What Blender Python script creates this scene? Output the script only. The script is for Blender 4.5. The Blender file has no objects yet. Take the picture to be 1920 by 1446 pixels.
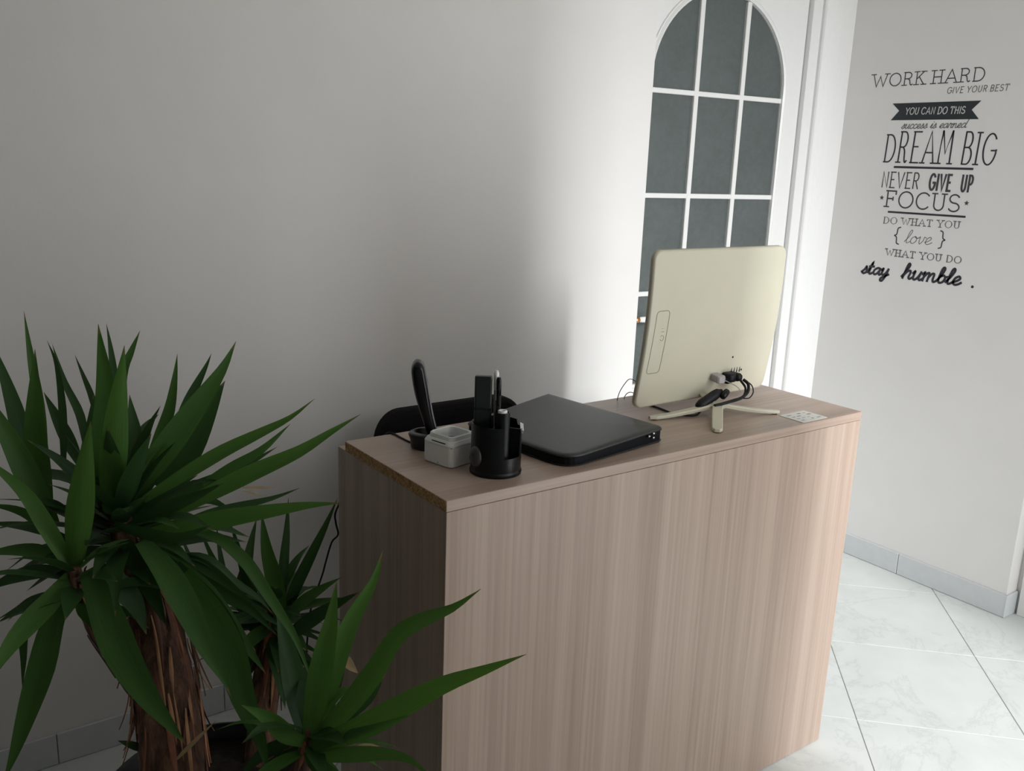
import bpy, bmesh, math, random
from mathutils import Vector, Matrix
PI = math.pi
SC = bpy.context.scene
COL = SC.collection
random.seed(7)

# ------------------------------------------------------------------ camera
cam_data = bpy.data.cameras.new('camera')
cam_data.sensor_width = 36.0
cam_data.sensor_fit = 'HORIZONTAL'
cam_data.lens = 1719.7 * 36.0 / 1920.0
cam_data.clip_start = 0.02
cam = bpy.data.objects.new('camera', cam_data)
COL.objects.link(cam)
YAW, PITCH, ROLL = 0.63353, 0.24099, 0.03743
_f = Vector((math.sin(YAW) * math.cos(PITCH), math.cos(YAW) * math.cos(PITCH), -math.sin(PITCH)))
_r0 = Vector((math.cos(YAW), -math.sin(YAW), 0.0))
_u0 = _r0.cross(_f)
_r = _r0 * math.cos(ROLL) + _u0 * math.sin(ROLL)
_u = _u0 * math.cos(ROLL) - _r0 * math.sin(ROLL)
m = Matrix(((_r.x, _u.x, -_f.x, -0.85725), (_r.y, _u.y, -_f.y, -1.35841), (_r.z, _u.z, -_f.z, 1.61981), (0, 0, 0, 1)))
cam.matrix_world = m
SC.camera = cam

# ------------------------------------------------------------------ light and exposure
SC.view_settings.view_transform = 'Standard'
SC.view_settings.look = 'None'
SC.view_settings.gamma = 1.0
SC.view_settings.use_curve_mapping = False
SC.view_settings.exposure = 0.13

world = bpy.data.worlds.new('world')
SC.world = world
world.use_nodes = True
bg = world.node_tree.nodes['Background']
bg.inputs['Color'].default_value = (0.86, 0.93, 1.0, 1)
bg.inputs['Strength'].default_value = 0.8


def area(name, loc, direction, sx, sy, watts, col, spread=180):
    d = bpy.data.lights.new(name, 'AREA')
    d.shape = 'RECTANGLE'
    d.size, d.size_y = sx, sy
    d.energy = watts
    d.color = col
    d.spread = math.radians(spread)
    o = bpy.data.objects.new(name, d)
    COL.objects.link(o)
    o.location = loc
    o.rotation_euler = Vector(direction).to_track_quat('-Z', 'Z').to_euler()
    return o


# daylight through the glazed entrance ahead on the right, outside the frame, plus a weak fill lamp added behind the camera
area('entrance_daylight', (1.11, -4.6, 3.5), (0.06, 1, -0.44), 0.46, 2.4, 335, (0.965, 0.982, 1.0))
area('entrance_glow', (1.56, -1.90, 1.25), (0, 1, 0), 0.80, 2.4, 22, (0.985, 0.99, 1.0))
area('fill_light', (0.52, -1.66, 1.95), (0, 1, 0.05), 0.95, 0.85, 3.3, (1.0, 0.945, 0.85))

# ------------------------------------------------------------------ helpers
def link_mesh(name, bm, mat, parent=None, smooth=False):
    me = bpy.data.meshes.new(name)
    bm.normal_update()
    bm.to_mesh(me)
    bm.free()
    for mm in (mat if isinstance(mat, (list, tuple)) else [mat]):
        me.materials.append(mm)
    if smooth:
        for p in me.polygons:
            p.use_smooth = True
    o = bpy.data.objects.new(name, me)
    COL.objects.link(o)
    if parent:
        o.parent = parent
    return o


def thing(name, label, cat, loc=(0, 0, 0), rz=0.0, group=None):
    o = bpy.data.objects.new(name, None)
    COL.objects.link(o)
    o.empty_display_size = 0.05
    o.location = loc
    o.rotation_euler = (0, 0, rz)
    o['label'] = label
    o['category'] = cat
    if group:
        o['group'] = group
    return o


def tag(o, label, cat, group=None):
    o['label'] = label
    o['category'] = cat
    if group:
        o['group'] = group
    return o


def structure(o):
    o['kind'] = 'structure'
    return o


def box(bm, x0, x1, y0, y1, z0, z1, mi=0):
    v = [bm.verts.new(c) for c in ((x0, y0, z0), (x1, y0, z0), (x1, y1, z0), (x0, y1, z0),
                                   (x0, y0, z1), (x1, y0, z1), (x1, y1, z1), (x0, y1, z1))]
    for f in ((0, 3, 2, 1), (4, 5, 6, 7), (0, 1, 5, 4), (1, 2, 6, 5), (2, 3, 7, 6), (3, 0, 4, 7)):
        bm.faces.new([v[i] for i in f]).material_index = mi
    return v


def boxes(lst, bevel=0.0, seg=1):
    bm = bmesh.new()
    for b in lst:
        box(bm, *b)
    if bevel:
        bmesh.ops.bevel(bm, geom=bm.edges[:], offset=bevel, segments=seg, affect='EDGES', profile=0.5)
    return bm


def prism(pts, z0, z1, axis='z', bm=None):
    """extrude a 2D polygon (counter-clockwise) between z0 and z1; axis 'y' maps (a,b) to (x,z)"""
    bm = bm or bmesh.new()

    def P(a, b, c):
        return (a, b, c) if axis == 'z' else ((a, c, b) if axis == 'y' else (c, a, b))
    lo = [bm.verts.new(P(a, b, z0)) for a, b in pts]
    hi = [bm.verts.new(P(a, b, z1)) for a, b in pts]
    n = len(pts)
    bm.faces.new(lo[::-1])
    bm.faces.new(hi)
    for i in range(n):
        bm.faces.new((lo[i], lo[(i + 1) % n], hi[(i + 1) % n], hi[i]))
    bmesh.ops.recalc_face_normals(bm, faces=bm.faces[:])
    return bm


def rrect(cx, cy, w, h, r, n=6):
    pts = []
    for sx, sy, a0 in ((1, 1, 0), (-1, 1, 90), (-1, -1, 180), (1, -1, 270)):
        for k in range(n + 1):
            a = math.radians(a0 + 90 * k / n)
            pts.append((cx + sx * (w / 2 - r) + r * math.cos(a), cy + sy * (h / 2 - r) + r * math.sin(a)))
    return pts


def loft(rings, cap0=True, cap1=True, bm=None):
    bm = bm or bmesh.new()
    vs = [[bm.verts.new(p) for p in r] for r in rings]
    n = len(rings[0])
    for a, b in zip(vs, vs[1:]):
        for i in range(n):
            bm.faces.new((a[i], a[(i + 1) % n], b[(i + 1) % n], b[i]))
    if cap0:
        bm.faces.new(vs[0][::-1])
    if cap1:
        bm.faces.new(vs[-1])
    bmesh.ops.recalc_face_normals(bm, faces=bm.faces[:])
    return bm


def lathe(prof, n=32, cx=0, cy=0, bm=None):
    bm = bm or bmesh.new()
    rings = [[(cx + r * math.cos(2 * PI * k / n), cy + r * math.sin(2 * PI * k / n), z) for k in range(n)] for r, z in prof]
    return loft(rings, prof[0][0] > 0, prof[-1][0] > 0, bm)


def spline(pts, per=8):
    P = [Vector(p) for p in pts]
    if len(P) < 3:
        return [P[0].lerp(P[1], t / per) for t in range(per + 1)]
    Q = [P[0] * 2 - P[1]] + P + [P[-1] * 2 - P[-2]]
    out = []
    for i in range(1, len(Q) - 2):
        a, b, c, d = Q[i - 1:i + 3]
        for k in range(per):
            t = k / per
            out.append(0.5 * ((2 * b) + (c - a) * t + (2 * a - 5 * b + 4 * c - d) * t * t + (3 * b - a - 3 * c + d) * t ** 3))
    out.append(P[-1])
    return out


def tube(bm, pts, rad, n=8):
    """tube along points; rad a number or a list"""
    rads = rad if isinstance(rad, (list, tuple)) else [rad] * len(pts)
    up = Vector((0.13, 0.21, 0.97))
    rings = []
    prev = None
    for i, p in enumerate(pts):
        t = (pts[min(i + 1, len(pts) - 1)] - pts[max(i - 1, 0)]).normalized()
        if prev is None:
            s = t.cross(up if abs(t.dot(up)) < 0.95 else Vector((1, 0, 0))).normalized()
        else:
            s = (prev - t * prev.dot(t)).normalized()
        prev = s
        b = t.cross(s)
        rings.append([p + (s * math.cos(2 * PI * k / n) + b * math.sin(2 * PI * k / n)) * rads[i] for k in range(n)])
    return loft(rings, True, True, bm)


def cable(name, pts, r, mat, parent=None, per=8, n=8):
    bm = bmesh.new()
    tube(bm, spline(pts, per), r, n)
    return link_mesh(name, bm, mat, parent, True)


# ------------------------------------------------------------------ materials
def new_mat(name):
    mt = bpy.data.materials.new(name)
    mt.use_nodes = True
    nt = mt.node_tree
    b = nt.nodes['Principled BSDF']
    return mt, nt, b


def N(nt, t, **kw):
    n = nt.nodes.new(t)
    for k, v in kw.items():
        if k in n.inputs:
            n.inputs[k].default_value = v
        else:
            setattr(n, k, v)
    return n


def ramp(nt, stops, fac):
    r = nt.nodes.new('ShaderNodeValToRGB')
    e = r.color_ramp.elements
    while len(e) < len(stops):
        e.new(0.5)
    for el, (p, c) in zip(e, stops):
        el.position = p
        el.color = (*c, 1)
    nt.links.new(fac, r.inputs['Fac'])
    return r


def srgb(r, g, b):
    return tuple(((c / 255) / 12.92 if c / 255 <= 0.04045 else ((c / 255 + 0.055) / 1.055) ** 2.4) for c in (r, g, b))


def plain(name, col, rough=0.5, metal=0.0, spec=0.5, noise=0.06, nscale=40.0, bump=0.0, bscale=200.0, coat=0.0):
    mt, nt, b = new_mat(name)
    tc = N(nt, 'ShaderNodeTexCoord')
    nz = N(nt, 'ShaderNodeTexNoise', Scale=nscale, Detail=4.0)
    nt.links.new(tc.outputs['Object'], nz.inputs['Vector'])
    lo = tuple(max(0, c * (1 - noise)) for c in col)
    hi = tuple(min(1, c * (1 + noise)) for c in col)
    r = ramp(nt, [(0.3, lo), (0.7, hi)], nz.outputs['Fac'])
    nt.links.new(r.outputs['Color'], b.inputs['Base Color'])
    b.inputs['Roughness'].default_value = rough
    b.inputs['Metallic'].default_value = metal
    b.inputs['Specular IOR Level'].default_value = spec
    b.inputs['Coat Weight'].default_value = coat
    if bump:
        n2 = N(nt, 'ShaderNodeTexNoise', Scale=bscale, Detail=3.0)
        nt.links.new(tc.outputs['Object'], n2.inputs['Vector'])
        bp = N(nt, 'ShaderNodeBump', Strength=bump, Distance=0.002)
        nt.links.new(n2.outputs['Fac'], bp.inputs['Height'])
        nt.links.new(bp.outputs['Normal'], b.inputs['Normal'])
    return mt


def wood(name, scale, cols, rough=0.42):
    mt, nt, b = new_mat(name)
    tc = N(nt, 'ShaderNodeTexCoord')
    mp = N(nt, 'ShaderNodeMapping')
    mp.inputs['Scale'].default_value = scale
    nt.links.new(tc.outputs['Object'], mp.inputs['Vector'])
    n1 = N(nt, 'ShaderNodeTexNoise', Scale=1.0, Detail=5.0, Roughness=0.62)
    nt.links.new(mp.outputs['Vector'], n1.inputs['Vector'])
    mp2 = N(nt, 'ShaderNodeMapping')
    mp2.inputs['Scale'].default_value = tuple(s * 0.16 for s in scale)
    nt.links.new(tc.outputs['Object'], mp2.inputs['Vector'])
    n2 = N(nt, 'ShaderNodeTexNoise', Scale=1.0, Detail=2.0)
    nt.links.new(mp2.outputs['Vector'], n2.inputs['Vector'])
    mx = N(nt, 'ShaderNodeMath', operation='MULTIPLY_ADD')
    nt.links.new(n2.outputs['Fac'], mx.inputs[0])
    mx.inputs[1].default_value = 0.5
    ad = N(nt, 'ShaderNodeMath', operation='MULTIPLY')
    nt.links.new(n1.outputs['Fac'], ad.inputs[0])
    ad.inputs[1].default_value = 0.5
    nt.links.new(ad.outputs[0], mx.inputs[2])
    r = ramp(nt, [(0.36, cols[0]), (0.5, cols[1]), (0.64, cols[2])], mx.outputs[0])
    nt.links.new(r.outputs['Color'], b.inputs['Base Color'])
    b.inputs['Roughness'].default_value = rough
    b.inputs['Specular IOR Level'].default_value = 0.4
    return mt


WOODC = (srgb(158, 138, 124), srgb(173, 153, 139), srgb(183, 164, 150))
M_wood_v = wood('laminate_upright_grain', (120, 120, 1.5), WOODC)
M_wood_h = wood('laminate_long_grain', (1.5, 100, 100), WOODC, 0.36)
M_wall = plain('white_wall_paint', (0.78, 0.765, 0.745), 0.75, noise=0.012, nscale=6, bump=0.08, bscale=350)
M_ceiling = plain('white_ceiling_paint', (0.78, 0.77, 0.75), 0.85, noise=0.01)
M_door = plain('white_door_lacquer', (0.80, 0.80, 0.785), 0.35, noise=0.01)
M_skirt = plain('pale_grey_skirting_tile', (0.62, 0.645, 0.66), 0.3, noise=0.03, nscale=25)
M_grout = plain('floor_grout', (0.52, 0.53, 0.52), 0.9, noise=0.1)
M_cream = plain('yellowed_cream_plastic', srgb(208, 204, 184), 0.42, noise=0.02, nscale=8)
M_cream_dark = plain('cream_rim_plastic', srgb(196, 188, 162), 0.45, noise=0.02, nscale=8)
M_groove = plain('cover_seam', srgb(150, 144, 116), 0.6, noise=0.02)
M_black = plain('black_plastic', (0.0055, 0.0065, 0.008), 0.34, spec=0.28, noise=0.15)
M_gusset = plain('black_binder_cloth', (0.004, 0.005, 0.007), 0.6, spec=0.15, noise=0.2)
M_blackgloss = plain('black_gloss_plastic', (0.006, 0.007, 0.009), 0.2, spec=0.35, noise=0.1)
M_cable = plain('black_cable_rubber', (0.006, 0.006, 0.009), 0.5, spec=0.3, noise=0.1)
M_leather = plain('black_leatherette', (0.020, 0.024, 0.024), 0.40, noise=0.2, nscale=60, bump=0.25, bscale=500)
M_fabric = plain('black_chair_fabric', (0.006, 0.005, 0.006), 0.9, spec=0.2, noise=0.25, nscale=200, bump=0.3, bscale=600)
M_white = plain('white_plastic', (0.83, 0.85, 0.83), 0.35, noise=0.01)
M_slot = plain('dark_slot', (0.02, 0.02, 0.02), 0.8)
M_grey = plain('grey_plastic', (0.42, 0.40, 0.40), 0.5)
M_greycable = plain('grey_cable', (0.10, 0.10, 0.10), 0.5)
M_brass = plain('copper_brass', (0.70, 0.34, 0.18), 0.22, metal=1.0, noise=0.05)
M_chrome = plain('chrome', (0.75, 0.76, 0.77), 0.2, metal=1.0, noise=0.02)
M_steel = plain('dark_steel', (0.06, 0.06, 0.065), 0.4, metal=0.8)
M_ink = plain('vinyl_ink', srgb(46, 45, 54), 0.5, noise=0.05)
M_inkgrey = plain('vinyl_ink_grey', srgb(104, 102, 103), 0.5, noise=0.05)
M_inkmid = plain('vinyl_ink_mid', srgb(66, 64, 68), 0.5, noise=0.05)
M_banner = plain('vinyl_banner_ink', srgb(38, 44, 48), 0.45, noise=0.05)
M_vinylwhite = plain('vinyl_white', srgb(196, 198, 196), 0.5, noise=0.02)
M_screen = plain('screen_glass', (0.008, 0.008, 0.01), 0.08)
M_clear = plain('clear_pen_barrel', (0.16, 0.17, 0.17), 0.15, noise=0.05)
M_darkgreen = plain('dark_green_plastic', (0.011, 0.018, 0.016), 0.3, noise=0.1)
M_paper = plain('printed_card', srgb(215, 214, 210), 0.55, noise=0.02)
M_print = plain('print_grey', srgb(150, 148, 146), 0.6, noise=0.1)
M_soil = plain('potting_soil', (0.018, 0.012, 0.008), 0.95, noise=0.5, nscale=60, bump=0.8, bscale=90)
M_pot = plain('dark_planter_plastic', (0.012, 0.011, 0.016), 0.45, noise=0.1)
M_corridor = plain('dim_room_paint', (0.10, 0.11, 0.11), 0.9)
M_outside = plain('outdoor_paving', (0.45, 0.44, 0.42), 0.9)

# chipboard edge
M_chip, nt, b = new_mat('raw_chipboard')
tc = N(nt, 'ShaderNodeTexCoord')
vo = N(nt, 'ShaderNodeTexVoronoi', Scale=260.0)
nt.links.new(tc.outputs['Object'], vo.inputs['Vector'])
r_ = ramp(nt, [(0.05, srgb(126, 92, 60)), (0.5, srgb(172, 134, 92)), (0.95, srgb(200, 164, 118))], vo.outputs['Color'])
nt.links.new(r_.outputs['Color'], b.inputs['Base Color'])
b.inputs['Roughness'].default_value = 0.85

# obscured door glass: grey-green, hammered relief
M_glass, nt, b = new_mat('obscured_door_glass')
tc = N(nt, 'ShaderNodeTexCoord')
n1 = N(nt, 'ShaderNodeTexNoise', Scale=45.0, Detail=5.0, Roughness=0.65)
nt.links.new(tc.outputs['Object'], n1.inputs['Vector'])
n2 = N(nt, 'ShaderNodeTexNoise', Scale=5.0, Detail=2.0)
nt.links.new(tc.outputs['Object'], n2.inputs['Vector'])
mx = N(nt, 'ShaderNodeMath', operation='MULTIPLY_ADD')
nt.links.new(n1.outputs['Fac'], mx.inputs[0])
mx.inputs[1].default_value = 0.6
ml = N(nt, 'ShaderNodeMath', operation='MULTIPLY')
nt.links.new(n2.outputs['Fac'], ml.inputs[0])
ml.inputs[1].default_value = 0.4
nt.links.new(ml.outputs[0], mx.inputs[2])
r_ = ramp(nt, [(0.3, (0.105, 0.125, 0.122)), (0.7, (0.150, 0.175, 0.172))], mx.outputs[0])
nt.links.new(r_.outputs['Color'], b.inputs['Base Color'])
b.inputs['Roughness'].default_value = 0.32
b.inputs['IOR'].default_value = 1.5
b.inputs['Transmission Weight'].default_value = 0.25
bp = N(nt, 'ShaderNodeBump', Strength=0.35, Distance=0.003)
nt.links.new(n1.outputs['Fac'], bp.inputs['Height'])
nt.links.new(bp.outputs['Normal'], b.inputs['Normal'])

# marble-look floor tile, each tile veined differently
M_tile, nt, b = new_mat('veined_white_floor_tile')
tc = N(nt, 'ShaderNodeTexCoord')
oi = N(nt, 'ShaderNodeObjectInfo')
ma = N(nt, 'ShaderNodeVectorMath', operation='MULTIPLY_ADD')
nt.links.new(oi.outputs['Random'], ma.inputs[0])
ma.inputs[1].default_value = (37, 53, 19)
nt.links.new(tc.outputs['Object'], ma.inputs[2])
w1 = N(nt, 'ShaderNodeTexNoise', Scale=2.6, Detail=9.0, Roughness=0.66, Distortion=0.5)
nt.links.new(ma.outputs[0], w1.inputs['Vector'])
sb = N(nt, 'ShaderNodeMath', operation='SUBTRACT')
nt.links.new(w1.outputs['Fac'], sb.inputs[0])
sb.inputs[1].default_value = 0.5
ab = N(nt, 'ShaderNodeMath', operation='ABSOLUTE')
nt.links.new(sb.outputs[0], ab.inputs[0])
r1 = ramp(nt, [(0.0, (0.595, 0.615, 0.60)), (0.008, (0.645, 0.67, 0.655)), (0.03, (0.675, 0.70, 0.68))], ab.outputs[0])
n3 = N(nt, 'ShaderNodeTexNoise', Scale=7.0, Detail=6.0)
nt.links.new(ma.outputs[0], n3.inputs['Vector'])
r2 = ramp(nt, [(0.35, (0.93, 0.935, 0.93)), (0.65, (1, 1, 1))], n3.outputs['Fac'])
mm = N(nt, 'ShaderNodeMix', data_type='RGBA', blend_type='MULTIPLY')
mm.inputs[0].default_value = 1.0
nt.links.new(r1.outputs['Color'], mm.inputs[6])
nt.links.new(r2.outputs['Color'], mm.inputs[7])
nt.links.new(mm.outputs[2], b.inputs['Base Color'])
b.inputs['Roughness'].default_value = 0.45
b.inputs['Specular IOR Level'].default_value = 0.35


def leafmat(name, base, mid, trans, rough=0.5):
    mt, nt, b = new_mat(name)
    tc = N(nt, 'ShaderNodeTexCoord')
    mp = N(nt, 'ShaderNodeMapping')
    mp.inputs['Scale'].default_value = (3, 60, 1)
    nt.links.new(tc.outputs['UV'], mp.inputs['Vector'])
    nz = N(nt, 'ShaderNodeTexNoise', Scale=1.0, Detail=3.0)
    nt.links.new(mp.outputs['Vector'], nz.inputs['Vector'])
    r = ramp(nt, [(0.3, base), (0.72, mid)], nz.outputs['Fac'])
    sp = N(nt, 'ShaderNodeSeparateXYZ')
    nt.links.new(tc.outputs['UV'], sp.inputs[0])
    n9 = N(nt, 'ShaderNodeTexNoise', Scale=14.0, Detail=2.0)
    nt.links.new(tc.outputs['Object'], n9.inputs['Vector'])
    a9 = N(nt, 'ShaderNodeMath', operation='MULTIPLY_ADD')
    nt.links.new(n9.outputs['Fac'], a9.inputs[0])
    a9.inputs[1].default_value = 0.09
    nt.links.new(sp.outputs[0], a9.inputs[2])
    dry = ramp(nt, [(0.985, (0, 0, 0)), (1.02, (1, 1, 1))], a9.outputs[0])
    mxd = N(nt, 'ShaderNodeMix', data_type='RGBA')
    nt.links.new(dry.outputs['Color'], mxd.inputs[0])
    nt.links.new(r.outputs['Color'], mxd.inputs[6])
    mxd.inputs[7].default_value = (0.16, 0.11, 0.05, 1)
    nt.links.new(mxd.outputs[2], b.inputs['Base Color'])
    b.inputs['Roughness'].default_value = rough
    b.inputs['Specular IOR Level'].default_value = 0.22
    tr = N(nt, 'ShaderNodeBsdfTranslucent')
    tr.inputs['Color'].default_value = (*trans, 1)
    ms = N(nt, 'ShaderNodeMixShader')
    ms.inputs[0].default_value = 0.22
    out = nt.nodes['Material Output']
    nt.links.new(b.outputs[0], ms.inputs[1])
    nt.links.new(tr.outputs[0], ms.inputs[2])
    nt.links.new(ms.outputs[0], out.inputs['Surface'])
    return mt


M_leaf = [leafmat('yucca_leaf_green', (0.030, 0.085, 0.022), (0.058, 0.135, 0.030), (0.10, 0.24, 0.03)),
          leafmat('yucca_leaf_deep_green', (0.020, 0.055, 0.018), (0.038, 0.088, 0.026), (0.06, 0.15, 0.03)),
          leafmat('yucca_leaf_fresh_green', (0.040, 0.115, 0.024), (0.085, 0.185, 0.036), (0.14, 0.32, 0.04)),
          leafmat('yucca_dry_leaf', (0.42, 0.30, 0.16), (0.60, 0.47, 0.28), (0.4, 0.3, 0.15), 0.8)]
M_trunk = None
mt, nt, b = new_mat('yucca_bark')
tc = N(nt, 'ShaderNodeTexCoord')
mp = N(nt, 'ShaderNodeMapping')
mp.inputs['Scale'].default_value = (55, 55, 9)
nt.links.new(tc.outputs['Object'], mp.inputs['Vector'])
nz = N(nt, 'ShaderNodeTexNoise', Scale=1.0, Detail=6.0, Roughness=0.7)
nt.links.new(mp.outputs['Vector'], nz.inputs['Vector'])
r_ = ramp(nt, [(0.3, srgb(52, 36, 32)), (0.5, srgb(96, 68, 54)), (0.72, srgb(140, 104, 80))], nz.outputs['Fac'])
nt.links.new(r_.outputs['Color'], b.inputs['Base Color'])
b.inputs['Roughness'].default_value = 0.9
bp = N(nt, 'ShaderNodeBump', Strength=0.9, Distance=0.006)
nt.links.new(nz.outputs['Fac'], bp.inputs['Height'])
nt.links.new(bp.outputs['Normal'], b.inputs['Normal'])
M_bark = mt
M_strip = [plain('bark_strip_rust', srgb(132, 84, 60), 0.85, noise=0.3, nscale=30),
           plain('bark_strip_tan', srgb(160, 118, 86), 0.85, noise=0.25, nscale=30),
           plain('bark_strip_brown', srgb(96, 62, 48), 0.85, noise=0.3, nscale=30)]

# ------------------------------------------------------------------ room shell
X0, X1, YB, YF, ZC = -4.2, 2.564, -1.70, 1.07, 2.72     # room bounds; text wall x=2.564, door wall y=1.07

# floor: grout bed with diagonal tiles lying in it
bm = boxes([(X0, 2.9, YB, 1.16, -0.10, -0.0025)])
floor = structure(link_mesh('floor', bm, M_grout))
TS, TO = 0.4885, 0.0016
DIAG = math.sqrt(0.5)


def clip(poly, a, bb, c):
    """keep the part of poly with a*x+b*y <= c"""
    out = []
    for i in range(len(poly)):
        p, q = poly[i], poly[(i + 1) % len(poly)]
        dp, dq = a * p[0] + bb * p[1] - c, a * q[0] + bb * q[1] - c
        if dp <= 0:
            out.append(p)
        if dp * dq < 0:
            t = dp / (dp - dq)
            out.append((p[0] + (q[0] - p[0]) * t, p[1] + (q[1] - p[1]) * t))
    return out


full_me = None
for i in range(-14, 4):
    for j in range(-14, 4):
        a0, a1 = 1.5420 + TS * i + TO, 1.5420 + TS * (i + 1) - TO      # along (1,1)/sqrt2
        b0, b1 = 1.5436 + TS * j + TO, 1.5436 + TS * (j + 1) - TO      # along (1,-1)/sqrt2
        cx, cy = ((a0 + a1) / 2 + (b0 + b1) / 2) * DIAG, ((a0 + a1) / 2 - (b0 + b1) / 2) * DIAG
        q = [((a + b_) * DIAG, (a - b_) * DIAG) for a, b_ in ((a0, b0), (a0, b1), (a1, b1), (a1, b0))]
        q2 = clip(clip(clip(clip(q, 1, 0, 2.66), -1, 0, -X0), 0, 1, YF), 0, -1, -YB)
        if len(q2) < 3:
            continue
        area2 = abs(sum(q2[k][0] * q2[(k + 1) % len(q2)][1] - q2[(k + 1) % len(q2)][0] * q2[k][1] for k in range(len(q2)))) / 2
        if area2 < 0.0004:
            continue
        whole = area2 > (TS - 2 * TO) ** 2 * 0.999
        if whole and full_me:
            o = bpy.data.objects.new('tile', full_me)
            COL.objects.link(o)
            o.parent = floor
        else:
            loc = [(x - cx, y - cy) for x, y in q2]
            bt = prism(loc, -0.0024, 0.0)
            top = [e for e in bt.edges if all(abs(v.co.z) < 1e-6 for v in e.verts)]
            bmesh.ops.bevel(bt, geom=top, offset=0.0009, segments=1, affect='EDGES')
            o = link_mesh('tile', bt, M_tile, floor)
            if whole:
                full_me = o.data
        o.location = (cx, cy, 0)

# walls
structure(link_mesh('wall_back', boxes([(X0, 1.485, YF, YF + 0.075, 0, ZC), (1.485, 2.40, YF, YF + 0.075, 2.42, ZC),
                                        (2.40, 2.72, YF, YF + 0.16, 0, ZC)]), M_wall))
structure(link_mesh('wall_right', boxes([(X1, 2.72, 0.094, YF, 0, ZC), (X1, 2.72, YB, -1.06, 0, ZC), (2.646, 2.72, -1.06, 0.094, 2.30, ZC),
                                         (2.646, 2.72, 0.03, 0.094, 0, 2.30), (2.646, 2.72, -1.06, -0.98, 0, 2.30)]), M_wall))
structure(link_mesh('wall_left', boxes([(X0 - 0.15, X0, YB, YF + 0.16, 0, ZC)]), M_wall))
structure(link_mesh('wall_front', boxes([(X0, -0.05, YB - 0.13, YB, 0, ZC), (1.08, 1.14, YB - 0.13, YB, 0, ZC),
                                         (-0.05, 1.08, YB - 0.13, YB, 0, 1.45), (-0.05, 1.08, YB - 0.13, YB, 2.45, ZC), (-0.05, 1.08, YB - 0.13, YB - 0.11, 1.45, 2.45),
                                         (1.98, 2.72, YB - 0.13, YB, 0, ZC), (1.14, 1.98, YB - 0.13, YB, 2.58, ZC)]), M_wall))
structure(link_mesh('ceiling', boxes([(X0 - 0.15, 2.72, YB - 0.13, YF + 0.16, ZC, ZC + 0.1)]), M_ceiling))
# invented window frame, closed by solid wall, around the fill lamp; frame of the glazed entrance
structure(link_mesh('fill_light_frame', boxes([(-0.05, 0.0, YB - 0.10, YB - 0.04, 1.45, 2.45), (1.03, 1.08, YB - 0.10, YB - 0.04, 1.45, 2.45),
                                       (0.0, 1.03, YB - 0.10, YB - 0.04, 1.45, 1.50), (0.0, 1.03, YB - 0.10, YB - 0.04, 2.40, 2.45),
                                       (0.505, 0.545, YB - 0.10, YB - 0.04, 1.50, 2.40)]), M_door))
structure(link_mesh('door_3', boxes([(1.94, 1.98, YB - 0.10, YB - 0.04, 0, 2.58), (1.12, 1.94, YB - 0.10, YB - 0.04, 2.54, 2.58)]), M_door))
structure(link_mesh('floor_outside', boxes([(-4.0, 6.0, -9.0, YB - 0.13, -0.14, -0.03)]), M_outside))

# skirting tiles
bb = structure(link_mesh('baseboard_right', boxes([(X1 - 0.002, X1, 0.094, YF, 0, 0.088)]), M_grout))
ys = [0.0865, 0.534, 0.981, 1.069]
for a, c in zip(ys, ys[1:]):
    link_mesh('skirting_tile', boxes([(X1 - 0.008, X1 - 0.0005, a + 0.0012, c - 0.0012, 0.001, 0.091)], 0.0016), M_skirt, bb)
link_mesh('skirting_tile', boxes([(X1 - 0.0085, 2.640, 0.0845, 0.0935, 0.001, 0.091)], 0.0016), M_skirt, bb)
bb2 = structure(link_mesh('baseboard_back', boxes([(X0, 1.484, YF - 0.002, YF, 0, 0.088)]), M_grout))
xs = [X0 + 0.002, -3.69, -3.24, -2.79, -2.34, -1.89, -1.44, -0.99, -0.54, -0.09, 0.36, 0.81, 1.26, 1.484]
for a, c in zip(xs, xs[1:]):
    link_mesh('skirting_tile', boxes([(a + 0.001, c - 0.001, YF - 0.008, YF - 0.0005, 0.001, 0.091)], 0.0016), M_skirt, bb2)

# casing of the street doorway at the right
structure(link_mesh('trim_1', boxes([(2.628, 2.646, 0.012, 0.074, 0.0, 2.18), (2.640, 2.70, 0.0, 0.011, 0.0, 2.12)], 0.002), M_door))
d2 = structure(link_mesh('door_2', boxes([(2.668, 2.706, -0.975, -0.004, 0.012, 2.29)], 0.002), M_door))
link_mesh('raised_panel', boxes([(2.660, 2.672, -0.85, -0.13, 0.2, 0.9)], 0.004), M_door, d2)
link_mesh('raised_panel', boxes([(2.660, 2.672, -0.85, -0.13, 1.1, 2.0)], 0.004), M_door, d2)

# ------------------------------------------------------------------ glazed door with an arched light, standing slightly ajar
# leaf coordinates: x runs from the hinge (0) towards the latch (negative), y 0 is the face towards the room
DL, DR, DT = -0.872, -0.004, 2.38
GL, GR, GB, GZ = -0.7640, -0.1052, 0.792, 1.918
GC, GRAD = (GL + GR) / 2, (GR - GL) / 2
d1 = bpy.data.objects.new('door_1', None)
COL.objects.link(d1)
d1.location = (2.316, 1.088, 0)
d1.rotation_euler = (0, 0, math.radians(-5.0))
structure(d1)


def local(bm, o):
    bmesh.ops.translate(bm, vec=-Vector(o.location), verts=bm.verts[:])
    return bm


bm = bmesh.new()
prof = [(GC - GRAD * math.cos(PI * k / 36), GZ + GRAD * math.sin(PI * k / 36)) for k in range(37)]
th = 0.042
box(bm, DL, GL, 0, th, 0.008, DT)
box(bm, GR, DR, 0, th, 0.008, DT)
box(bm, GL, GR, 0, th, 0.008, GB)
for (xa, za), (xb, zb) in zip(prof, prof[1:]):
    prism([(xa, za), (xb, zb), (xb, DT), (xa, DT)], 0, th, 'y', bm)
link_mesh('leaf_frame', bm, M_door, d1)


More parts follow.
